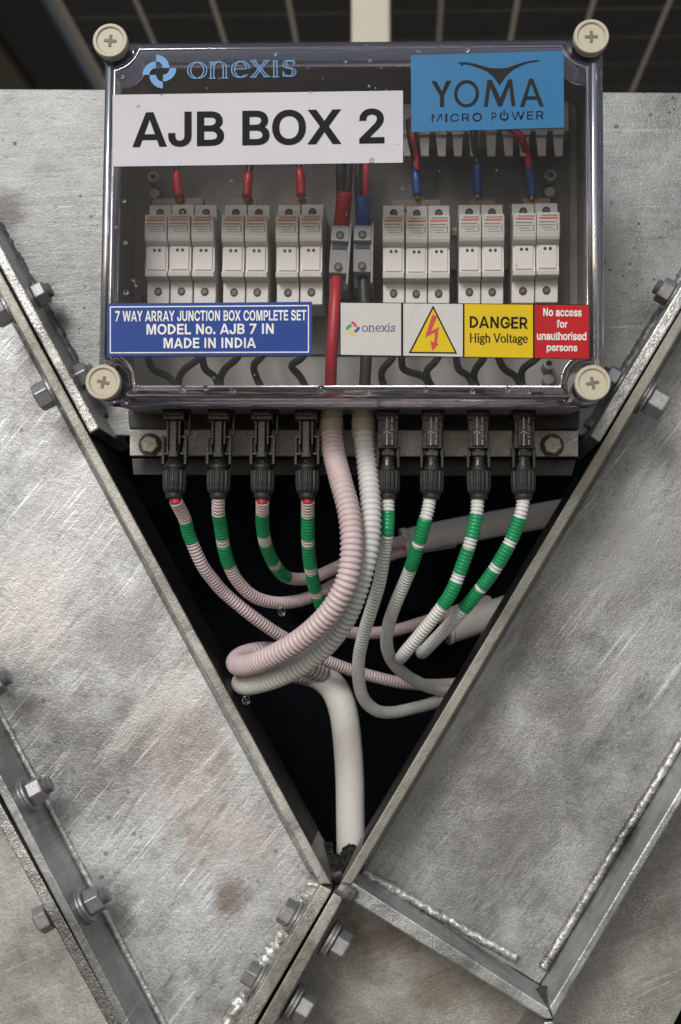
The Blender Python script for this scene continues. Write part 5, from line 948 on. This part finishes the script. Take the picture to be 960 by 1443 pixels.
# ------------------------------------------------------------------ main terminals
def terminal(px0, px1, ty, by, lean, label):
    cx = (px0+px1)/2; y = -.068
    p = P(cx-lean/2, by, y); w_ = (px1-px0)*scale_at(y); h_ = (by-ty)*scale_at(y)
    t = thing('main_terminal', label, 'terminal block', (p.x, -.02, p.z), 'main terminal blocks', world_children=False, rot=(0, math.atan2(lean, by-ty), 0))
    prof = [(0, 0), (0, -.032), (.17, -.036), (.20, -.046), (.56, -.050), (.57, -.047), (.69, -.047), (.70, -.052), (.93, -.052), (.95, -.046), (1, -.046), (1, 0)]
    bm = bmesh.new(); X = w_*.40
    A_ = [bm.verts.new((-w_/2, q[1], q[0]*h_)) for q in prof]; B_ = [bm.verts.new((X, q[1], q[0]*h_)) for q in prof]; n_ = len(prof)
    bm.faces.new(A_); bm.faces.new(list(reversed(B_)))
    for i in range(n_): bm.faces.new((A_[i], B_[i], B_[(i+1) % n_], A_[(i+1) % n_]))
    bevel(bm, .0005, 1); link('body', bm_mesh('body', bm), M_term, t)
    link('side_wall', boxm('side_wall', X+.0001, w_/2, -.054, 0, -.001, h_, .0006), M_term, t)
    link('window', boxm('window', -w_*.42, X-.0012, -.0476, -.0466, h_*.585, h_*.675, .0002), M_dark, t)
    for zf, yy in ((.30, -.0480), (.80, -.0524)):
        h = copyof(HO_ME, 'screw_hole', M_dark, t, (-w_*.06, yy, h_*zf)); copyof(SC_ME, 'terminal_screw', M_screw, h, (0, -.0003, -.0004))
terminal(465, 494, 314, 401, 6, 'grey main terminal block fed by the red sleeve')
terminal(498, 526.5, 314, 399, 2, 'grey main terminal block fed by the blue sleeve')

# ------------------------------------------------------------------ wiring inside the box
def cable(name, label, ctrl, px_w, mat, cat='cable', group=None, sides=12):
    pa = Path(ctrl); R = px_w/2*scale_at(ctrl[0][2])
    o = sweep(name, pa, 0, pa.len, R, mat, None, sides=sides, step=.003); return tag(o, label, cat, group), pa, R
def sleeved(label, ctrl, split, wmat, smat, w_wire, w_sleeve):
    t = thing('sleeved_wire', label, 'wire', P(*ctrl[-1]), 'sleeved wires to the fuse busbars')
    pa = Path(ctrl); s_ = pa.near(*split); sc_ = scale_at(ctrl[0][2])
    sweep('wire', pa, 0, s_+.002, w_wire/2*sc_, wmat, t, sides=10, step=.003)
    ln = pa.len
    sweep('sleeve', pa, s_, ln-.003, w_sleeve/2*sc_, smat, t, sides=14, step=.0025, rfun=lambda d: 1-.16*max(0, 1-(d-s_)/.004)+.05*math.sin(d*420), jit=.03)
    sweep('lug', pa, ln-.005, ln, w_sleeve/2*sc_*.55, M_copper, t, sides=10, step=.002)
Yw = -.05
sleeved('black wire with red sleeve to the left block of three fuse holders', [(247, 190, -.06), (248, 225, Yw), (249, 241, Yw), (250, 262, Yw), (254, 284, Yw)], (249, 241), M_wire, M_red, 10, 14)
sleeved('black wire with red sleeve to the left pair of fuse holders', [(357, 190, -.06), (354, 225, Yw), (351, 243, Yw), (349, 262, Yw), (348, 284, Yw)], (351, 243), M_wire, M_red, 10, 14)
sleeved('black wire with red sleeve to the pair beside the red main terminal', [(421, 190, -.06), (421, 222, Yw), (422, 237, Yw), (424, 258, Yw), (425, 282, Yw)], (422, 237), M_wire, M_red, 10, 14)
sleeved('dark wire with blue sleeve to the right block of three fuse holders', [(576, 170, -.056), (579, 195, -.06), (584, 222, Yw), (586, 240, Yw), (587, 260, Yw), (589, 281, Yw)], (586, 240), M_wire, M_blue, 10, 13)
sleeved('dark wire with blue sleeve to the middle right pair', [(668, 165, -.056), (668, 195, -.06), (671, 218, Yw), (673, 231, Yw), (673, 255, Yw), (673, 280, Yw)], (673, 231), M_wire, M_blue, 11, 13)
sleeved('red wire with blue sleeve to the rightmost pair', [(690, 168, -.056), (720, 180, -.058), (735, 195, -.06), (742, 215, Yw), (746, 238, Yw), (749, 260, Yw), (750, 282, Yw)], (746, 238), M_redcable, M_blue, 11, 13.5)
cable('red_wire', 'thin red wire running beside the dark wire above the right block of three', [(580, 165, -.060), (582, 195, -.064), (587, 218, -.056), (588, 240, -.054)], 6, M_redcable, 'wire')
cable('black_cable', 'pair of black cables entering the red sleeve, left one', [(481, 190, -.06), (480, 230, -.06), (480, 282, -.055)], 13, M_wire)
cable('black_cable', 'black cable entering the red sleeve, right one', [(492, 190, -.06), (492, 235, -.058), (489, 282, -.055)], 12, M_wire)
cable('black_cable', 'black cable entering the blue sleeve beside the red cable', [(506, 190, -.06), (505, 240, -.058), (506, 288, -.055)], 12, M_wire)
cable('red_cable', 'thin red cable entering the blue sleeve', [(518, 190, -.06), (516, 240, -.060), (515, 288, -.056)], 9, M_redcable)
cable('red_sleeve', 'wide red heat shrink sleeve on top of the left main terminal', [(486, 273, -.056), (484, 292, -.056), (481, 318, -.05)], 23, M_red, 'sleeve')
cable('blue_sleeve', 'wide blue heat shrink sleeve on top of the right main terminal', [(511, 279, -.056), (511, 296, -.056), (512, 318, -.05)], 22, M_blue, 'sleeve')
cable('red_cable', 'thick red cable running down from the left main terminal', [(474, 392, -.06), (472, 430, -.068), (468, 490, -.068), (466, 545, -.06), (466, 580, -.055)], 17, M_redcable)
cable('black_cable', 'thick black cable running down from the right main terminal', [(512, 392, -.055), (514, 440, -.058), (516, 500, -.058), (514, 545, -.055), (513, 580, -.052)], 17, M_wireloop)
loops = [[(205, 420), (207, 470), (209, 503), (217, 521), (238, 531), (247, 545)], [(285, 425), (287, 480), (282, 503), (262, 519), (253, 532), (251, 548)],
         [(283, 425), (283, 480), (285, 503), (290, 521), (303, 531), (309, 548)], [(330, 425), (338, 480), (335, 503), (319, 518), (311, 532), (312, 548)],
         [(372, 425), (376, 475), (370, 500), (358, 515), (362, 533), (371, 550)], [(430, 425), (432, 480), (427, 503), (411, 515), (424, 532), (433, 550)],
         [(556, 428), (557, 480), (553, 504), (540, 520), (538, 533), (544, 550)], [(568, 428), (564, 480), (566, 504), (570, 521), (597, 531), (608, 550)],
         [(622, 428), (624, 480), (616, 506), (602, 522), (604, 536), (612, 550)], [(645, 428), (641, 480), (643, 504), (647, 521), (660, 530), (671, 550)],
         [(685, 428), (687, 480), (682, 504), (671, 519), (668, 532), (674, 550)], [(705, 428), (701, 480), (703, 504), (711, 520), (727, 531), (736, 550)],
         [(765, 428), (768, 480), (757, 504), (738, 519), (735, 533), (738, 550)]]
names = ['first', 'second', 'third', 'fourth', 'fifth', 'sixth', 'seventh', 'eighth', 'ninth', 'tenth', 'eleventh', 'twelfth', 'thirteenth']
for i, lp in enumerate(loops):
    cable('string_wire', 'black wire looping below the fuse holders, %s from the left' % names[i], [(x, y, -.05-.012*math.sin(j)) for j, (x, y) in enumerate(lp)], 10.5, M_wireloop, 'wire', 'black wires at the bottom of the box')

# ------------------------------------------------------------------ plug connectors under the box
q = scale_at(-.058)
def conn_parts(kind):
    """list of (name, mesh, material, children)"""
    out = []
    bm = bmesh.new()
    box_bm(bm, -16*q, 16*q, -15*q, 15*q, -26*q, 14*q, .0012); box_bm(bm, -13*q, 13*q, -17*q, 10*q, -20*q, -6*q, .0008)
    out.append(('panel_socket', bm_mesh('panel_socket', bm), M_black))
    if kind == 0:
        bm = bmesh.new()
        lathe_bm(bm, [(12.5*q, -24*q), (12.5*q, -50*q), (11*q, -60*q), (9*q, -78*q)], 20, 'Z')
        box_bm(bm, -5*q, 5*q, -15.5*q, -8*q, -78*q, -26*q, .0006); box_bm(bm, -10*q, -7*q, -13*q, -6*q, -60*q, -26*q, .0004); box_bm(bm, 7*q, 10*q, -13*q, -6*q, -60*q, -26*q, .0004)
        out.append(('plug_body', bm_mesh('plug_body', bm), M_black))
        for s_ in (-1, 1):
            bm = bmesh.new()
            box_bm(bm, s_*16*q-2.2*q, s_*16*q+2.2*q, -7*q, 7*q, -88*q, -46*q, .0006)
            box_bm(bm, min(s_*9*q, s_*16*q), max(s_*9*q, s_*16*q), -7*q, 5*q, -50*q, -46*q, .0004); box_bm(bm, min(s_*8*q, s_*16*q), max(s_*8*q, s_*16*q), -7*q, 5*q, -74*q, -70*q, .0004)
            out.append(('latch_arm', bm_mesh('latch_arm', bm), M_black))
        bm = bmesh.new(); lathe_bm(bm, [(9*q, -68*q), (10*q, -76*q), (15.5*q, -88*q), (15.5*q, -92*q)], 24, 'Z'); box_bm(bm, -7*q, 7*q, -13.5*q, -7*q, -78*q, -69*q, .0006)
        out.append(('shoulder', bm_mesh('shoulder', bm), M_black))
        out.append(('hanging_tab', boxm('hanging_tab', 18*q, 22*q, -2*q, 4*q, -46*q, 4*q, .0008), M_black))
    else:
        bm = bmesh.new(); box_bm(bm, -14.5*q, 14.5*q, -12*q, 10*q, -66*q, -24*q, .0012); box_bm(bm, -8.5*q, 9.5*q, -15*q, -9*q, -62*q, -20*q, .0008)
        for s_ in (-1, 1): box_bm(bm, s_*12.5*q-1.4*q, s_*12.5*q+1.4*q, -14*q, -9*q, -44*q, -22*q, .0004)
        out.append(('plug_body', bm_mesh('plug_body', bm), M_black))
        bm = bmesh.new(); box_bm(bm, -2.6*q, -.9*q, -15.8*q, -14.6*q, -61*q, -43*q); box_bm(bm, -2.6*q, -.9*q, -15.8*q, -14.6*q, -38*q, -21*q)
        for s_ in (-1, 1):
            for j in range(3): box_bm(bm, -1.75*q+s_*(1+j*1.3)*q-.8*q, -1.75*q+s_*(1+j*1.3)*q+.8*q, -15.8*q, -14.6*q, (-41-j*1.2)*q-.9*q, (-41-j*1.2)*q+.9*q)
        box_bm(bm, 4.6*q, 6.2*q, -15.8*q, -14.6*q, -60*q, -53*q); box_bm(bm, 4.6*q, 6.2*q, -15.8*q, -14.6*q, -29*q, -21*q)
        out.append(('arrow_print', bm_mesh('arrow_print', bm), M_whiteprint))
        v, f = text_pts('STOP', 0)
        xs = [p_[0] for p_ in v]; ys = [p_[1] for p_ in v]
        W = [(5.4*q+2.6*q*(.5-(p_[1]-min(ys))/(max(ys)-min(ys)))*-1*2*.7, -15.5*q, (-50+18*(p_[0]-min(xs))/(max(xs)-min(xs)))*q) for p_ in v]
        W = [(10.8*q-x_, y_, z_) for x_, y_, z_ in W]
        out.append(('stop_print', mesh('stop_print', W, [tuple(reversed(ff)) for ff in f]), M_whiteprint))
        bm = bmesh.new()
        for s_ in (-1, 1): box_bm(bm, s_*14.5*q-2*q, s_*14.5*q+2*q, -9*q, 8*q, -92*q, -62*q, .0006)
        lathe_bm(bm, [(11*q, -64*q), (11*q, -80*q), (12.5*q, -88*q), (12.5*q, -93*q)], 20, 'Z'); box_bm(bm, -9*q, 9*q, -13.5*q, -6*q, -76*q, -68*q, .0008)
        out.append(('shoulder', bm_mesh('shoulder', bm), M_black))
    out.append(('seal_ring', lathe('seal_ring', [(13*q, -90*q), (13*q, -96*q)], 24, 'Z'), M_dark))
    bm = bmesh.new(); lathe_bm(bm, [(15*q, -95*q), (17.3*q, -96.5*q), (17.5*q, -112*q), (16.4*q, -123*q), (13.5*q, -128*q), (12*q, -128.5*q)], 64, 'Z', ribs=16, rib=.085)
    out.append(('gland_nut', bm_mesh('gland_nut', bm), M_blacknut))
    out.append(('cable_collar', lathe('cable_collar', [(12*q, -126*q), (12.3*q, -128*q), (12.3*q, -134*q), (11.5*q, -135.5*q), (8*q, -135.5*q)], 28, 'Z', True), M_blacknut))
    return out
KIND = {0: conn_parts(0), 1: conn_parts(1)}
conns = [(248, 246, 0), (310, 308, 0), (371.5, 370, 0), (433.5, 433.5, 0), (546.5, 547, 1), (611, 608.5, 1), (674, 675, 1), (737, 737.5, 1)]
who = ['outermost left', 'second from the left', 'third from the left', 'just left of the pink conduit gland', 'just right of the white conduit gland', 'third from the right', 'second from the right', 'outermost right']
for i, (xa, xb, kd) in enumerate(conns):
    p = P(xa, 569, -.058); p2 = P(xb, 700, -.058)
    lean = math.atan2(p2.x-p.x, p.z-p2.z)
    t = thing('plug_connector', ('black latched plug under the box, %s' if kd == 0 else 'black arrow printed plug under the box, %s') % who[i], 'connector', p, 'black plug connectors under the box', world_children=False, rot=(0, -lean, rad(random.uniform(-6, 6))))
    for nm, me, mt in KIND[kd]:
        if nm == 'hanging_tab' and i == 3: continue
        copyof(me, nm, mt, t)

# ------------------------------------------------------------------ corrugated conduits with tape bands
YC = -.058
def conduit(label, ctrl, R, mat, bands=(), pitch=.0027, amp=.16, group='thin conduits leaving the plugs', name='conduit', red=False, cat='conduit'):
    t = thing(name, label, cat, P(*ctrl[0]), group)
    pa = Path(ctrl)
    sweep('tube', pa, 0, pa.len, R, mat, t, pitch=pitch, amp=amp, sides=16)
    for (p0, p1) in bands:
        a_, b_ = pa.near(*p0), pa.near(*p1)
        sweep('tape_band', pa, a_, b_, R*1.045, M_tape, t, pitch=pitch, amp=.05, sides=18, jit=.012)
    if red:
        p = P(ctrl[0][0]-1, ctrl[0][1]-1, YC); sweep('red_core', Path([(ctrl[0][0]-1, ctrl[0][1]-10, YC), (ctrl[0][0], ctrl[0][1]+4, YC)]), 0, .008, R*.86, M_red, t, sides=12, step=.001)
    return pa
RS = 9.6*q
def dep(pts, y0, y1, k0=0.0):
    n_ = len(pts); return [(x, y, y0+(y1-y0)*max(0, (i/(n_-1)-k0)/(1-k0))**1.2) for i, (x, y) in enumerate(pts)]
conduit('pink conduit with one green tape band curving down from the outermost left plug', dep([(248, 706), (253, 716), (261, 732), (268, 757), (284, 794), (300, 817), (319, 838), (354, 867), (385, 889), (410, 904), (445, 924), (480, 939), (518, 951), (565, 962), (610, 965), (660, 962)], YC, .135), RS, M_pink, [((262, 734), (270, 763))], red=True)
conduit('pink conduit with two green bands under the second plug from the left', dep([(308, 701), (308, 722), (311, 741), (315, 768), (322, 794), (335, 819), (357, 840), (385, 849), (413, 848), (438, 841), (462, 829), (500, 806), (540, 786), (580, 774), (640, 764)], YC, .135), RS, M_pink, [((308, 723), (312, 757)), ((315, 768), (323, 796))])
conduit('pink conduit with three green bands under the third plug from the left', dep([(370, 706), (370, 721), (370, 738), (373, 760), (379, 779), (388, 797), (400, 811), (416, 816), (441, 814), (469, 802), (510, 782), (545, 768), (585, 760), (640, 750)], YC, .13), RS, M_pink, [((370, 722), (371, 752)), ((374, 765), (384, 791)), ((388, 797), (404, 813))], red=True)
conduit('pink conduit with four green bands vanishing behind the thick pink conduit', dep([(434, 706), (434, 726), (434, 757), (436, 785), (440, 812), (446, 836), (456, 860), (470, 880), (493, 891), (525, 892), (558, 888), (595, 877), (640, 862), (690, 846)], YC, .14), RS, M_pink, [((434, 726), (434.5, 757)), ((435, 768), (437, 797)), ((439, 806), (444, 830)), ((447, 839), (453, 853))], red=True)
conduit('white conduit with one green band, longest of the right four', dep([(547, 702), (547, 725), (546, 750), (543, 772), (535, 820), (523, 860), (513, 893), (506, 927), (506, 960), (513, 985), (530, 1001), (553, 1004), (583, 998), (612, 990), (650, 975)], YC, .125, .15), RS, M_white, [((547, 720), (546.5, 752))])
conduit('white conduit with two green bands crossing behind to the right beam', dep([(606, 703), (603, 720), (597, 741), (586, 780), (575, 810), (558, 850), (548, 880), (545, 907), (552, 930), (568, 948), (590, 962), (617, 972), (655, 978)], YC, .125, .15), RS, M_white, [((600, 732), (592, 762)), ((589, 769), (580, 800))])
conduit('white conduit with three green bands leaning left from the second plug from the right', [(673, 702, YC), (672, 722, YC), (664, 760, YC+.002), (653, 793, YC+.006), (637, 833, YC+.012), (617, 863, YC+.02), (593, 893, YC+.03), (573, 917, YC+.042), (566, 926, YC+.065), (566, 925, YC+.11)], RS, M_white, [((671, 724), (665, 757)), ((660, 773), (648, 808)), ((643, 820), (624, 853))])
conduit('white conduit with four green bands leaning left from the outermost right plug', [(738, 702, YC), (734, 724, YC), (724, 753, YC+.004), (710, 781, YC+.008), (692, 810, YC+.015), (673, 835, YC+.024), (653, 859, YC+.034), (630, 884, YC+.048), (608, 907, YC+.062), (596, 919, YC+.085), (595, 918, YC+.13)], RS, M_white, [((733, 729), (721, 760)), ((717, 768), (702, 795)), ((697, 803), (681, 826)), ((677, 831), (655, 857))])
RBIG = 16.2*scale_at(-.05)
GP = 'thick conduits leaving the box'
conduit('thick pink corrugated conduit looping back at the left, in front', [(466, 606, -.052), (468, 622, -.056), (472, 645, -.064), (481, 680, -.075), (492, 722, -.083), (496, 768, -.088), (490, 815, -.088), (472, 853, -.082), (446, 883, -.072), (414, 908, -.058), (383, 925, -.040), (356, 936, -.018), (338, 938, .006), (334, 932, .026), (345, 924, .046), (368, 919, .060), (395, 922, .072), (425, 934, .085), (455, 948, .10)], RBIG, M_pink, pitch=.0041, amp=.15, group=GP, name='thick_conduit')
conduit('thick white corrugated conduit looping back just under the pink one', [(513, 606, -.052), (514, 625, -.056), (518, 660, -.060), (522, 700, -.066), (523, 740, -.070), (519, 778, -.071), (508, 820, -.068), (494, 858, -.062), (476, 890, -.052), (455, 914, -.042), (428, 936, -.030), (397, 952, -.016), (368, 962, .002), (347, 966, .022), (340, 962, .044), (352, 954, .064), (375, 949, .080), (410, 948, .095), (445, 952, .108)], 15*scale_at(-.05), M_white, pitch=.0041, amp=.15, group=GP, name='thick_conduit')
# glands of the thick conduits
def gland(xc, label, s_):
    p = P(xc, 576, -.052)
    t = thing('cable_gland', label, 'cable gland', p, 'beige glands under the box', world_children=False)
    w_ = scale_at(-.052)
    copyof(lathe('lock_nut', [(15*w_, 10*w_), (16*w_, 8*w_), (16.5*w_, -10*w_), (15.5*w_, -12*w_)], 28, 'Z', True), 'lock_nut', M_gland, t)
    copyof(lathe('gland_body', [(15*w_, -11*w_), (16.8*w_, -14*w_), (17*w_, -33*w_), (16*w_, -39*w_), (14.5*w_, -43*w_), (12*w_, -44*w_)], 32, 'Z', ribs=0), 'gland_body', M_gland, t)
    copyof(lathe('seal', [(14.6*w_, -9*w_), (14.6*w_, -14.5*w_)], 24, 'Z'), 'seal', M_dark, t)
gland(467, 'beige cable gland above the thick pink conduit', 0); gland(512.5, 'beige cable gland above the thick white conduit', 1)

# ------------------------------------------------------------------ smooth pipes
def pipe(label, ctrl, R, parts):
    t = thing('smooth_pipe', label, 'pipe', P(*ctrl[0]), 'smooth white pipes in the opening')
    pa = Path(ctrl); sweep('tube', pa, 0, pa.len, R, M_pvc, t, sides=28, step=.005)
    for (s0, s1, rr, nm) in parts: sweep(nm, pa, s0, s1, R*rr, M_pvc, t, sides=28, step=.002)
    return pa
pp = pipe('white pipe slanting right behind the thin white conduits', [(568, 765, .115), (620, 753, .12), (700, 738, .13), (790, 722, .14), (860, 708, .15)], 18.5*scale_at(.13), [(0, .004, 1.10, 'socket_lip')])
pipe('short white pipe stub at lower right behind the green banded conduits', [(628, 888, .12), (665, 876, .128), (705, 862, .135), (760, 842, .145)], 20*scale_at(.13), [(0, .003, 1.05, 'socket_lip')])
pipe('white pipe elbow running down to the apex', [(395, 940, .115), (425, 944, .113), (452, 953, .11), (472, 972, .108), (484, 1003, .107), (490, 1050, .107), (493, 1100, .108), (494, 1160, .110), (496, 1260, .112)], 20*scale_at(.108), [])

# black rubber scraps jammed at the apex
bead('rubber_scrap', [(452, 1196, .085), (462, 1208, .075), (470, 1222, .06), (476, 1240, .035)], .0075, lb, M_dark, .45, .5, 21)
bead('rubber_scrap', [(500, 1196, .085), (492, 1208, .075), (484, 1220, .06), (477, 1240, .04)], .0060, rb, M_dark, .45, .5, 22)

# ------------------------------------------------------------------ rain drops on the lid and under the conduits
rd = random.Random(3)
bm = bmesh.new()
def drop(cx, cy, r, y=LID, parent=None, flat=.55):
    p = BM @ LB(cx, cy, y)
    b2 = bmesh.new(); bmesh.ops.create_uvsphere(b2, u_segments=12, v_segments=8, radius=r)
    for v in b2.verts: v.co = (v.co.x*rd.uniform(.97, 1.03)+p.x, v.co.y*flat+p.y-.0003, v.co.z*1.1+p.z)
    tmp = bpy.data.meshes.new('t'); b2.to_mesh(tmp); b2.free(); bm.from_mesh(tmp); bpy.data.meshes.remove(tmp)
for cx, cy, r in [(265, 72, 3), (296, 69, 4), (515, 65, 4), (590, 71, 5), (619, 68, 4), (658, 69, 6), (487, 86, 3.5), (521, 84, 4), (564, 91, 4), (520, 121, 3), (315, 88, 4), (332, 87, 4), (358, 83, 3), (172, 107, 5),
                  (228, 133, 4), (438, 130, 3.5), (195, 150, 3.5), (524, 227, 5.5), (175, 283, 4), (177, 342, 4), (178, 412, 5), (164, 320, 3), (188, 395, 3), (192, 402, 3), (560, 205, 2.5), (700, 240, 2), (567, 265, 3),
                  (195, 546, 5), (258, 549, 7), (290, 547, 5), (328, 550, 6), (453, 549, 8), (520, 552, 5), (600, 549, 6), (666, 551, 5), (715, 549, 6), (745, 552, 4)]:
    drop(cx, cy, r*k*.75)
for i in range(46):
    drop(rd.uniform(165, 825), rd.choice([rd.uniform(76, 130), rd.uniform(240, 420), rd.uniform(505, 535)]), rd.uniform(.7, 1.8)*k)
o = link('rain_drops', bm_mesh('rain_drops', bm, True), M_drop); o['kind'] = 'stuff'; o['label'] = 'clear rain drops scattered over the lid of the box'; o['category'] = 'rain drops'
for (cx, cy, yy, r, lab_) in ((347, 987, .012, 5.5, 'rain drop hanging under the thick white conduit loop'), (397, 862, .02, 5.5, 'rain drop hanging under the second pink conduit')):
    b2 = bmesh.new(); bmesh.ops.create_uvsphere(b2, u_segments=14, v_segments=10, radius=r*MM)
    for v in b2.verts: v.co.z *= 1.25
    o = link('rain_drop', bm_mesh('rain_drop', b2, True), M_drop); o.location = P(cx, cy, yy); tag(o, lab_, 'rain drop')

# ------------------------------------------------------------------ solar roof in the background
ZR = 1.22
cw = .160
xl = PZ(60, 125, ZR).x; ynear = PZ(480, -60, ZR).y; yfar = 4.6
roof = thing('solar_roof', 'blurred dark solar panel roof seen from below above the box', 'solar panel', (0, (ynear+yfar)/2, ZR))
x_at = PZ(300, 0, ZR)
xline = PZ(305, 25, ZR).x            # one visible gap line fixes the cell grid
x_start = xline - cw*math.ceil((xline-xl)/cw)
link('backsheet', boxm('backsheet', xl+.14, 1.9, ynear-.2, yfar, ZR+.004, ZR+.008), M_gap, roof)
bm = bmesh.new(); nb = 4
for i in range(nb):
    box_bm(bm, 0, cw-.012, (cw-.006)*i/nb, (cw-.006)*(i+1)/nb-.003, 0, .0025)
cme = bm_mesh('solar_cell', bm)
cme2 = cme.copy()
yy = ynear-.2
ri = 0
while yy < yfar:
    i = 0; xx = x_start
    while xx < 1.9:
        if xx > xl+.13:
            o = copyof(cme if (xx > -.35 or random.random() < .3) else cme2, 'solar_cell', M_cell if xx > -.35 else M_cell_lit, roof, (xx+.008, yy-(ynear+yfar)/2, .0))
        xx += cw
    yy += cw
    if yy > 3.9: break
if len(cme.materials) == 0: cme.materials.append(M_cell)
if len(cme2.materials) == 0: cme2.materials.append(M_cell_lit)
eb_ = boxm('edge_beam', xl-.11, xl, ynear-.3, yfar, ZR-.05, ZR+.05, .004)
tag(link('roof_beam', eb_, M_olive), 'blurred olive roof beam at the left edge of the solar roof', 'beam')
tag(link('roof_beam', boxm('roof_gutter', xl+.001, xl+.13, ynear-.3, yfar, ZR-.03, ZR+.03, .004), M_dark), 'blurred black beam between the olive beam and the solar roof', 'beam')
a_, b_ = P(495, 30, 1.55), P(550, 30, 1.55)
pm = boxm('roof_post', a_.x, b_.x, 1.55, 1.66, -1.5, 1.6, .006)
tag(link('roof_post', pm, M_post), 'blurred cream post standing behind the box below the solar roof', 'post')

for o in list(bpy.data.objects):
    if '_w' in o.keys(): del o['_w']
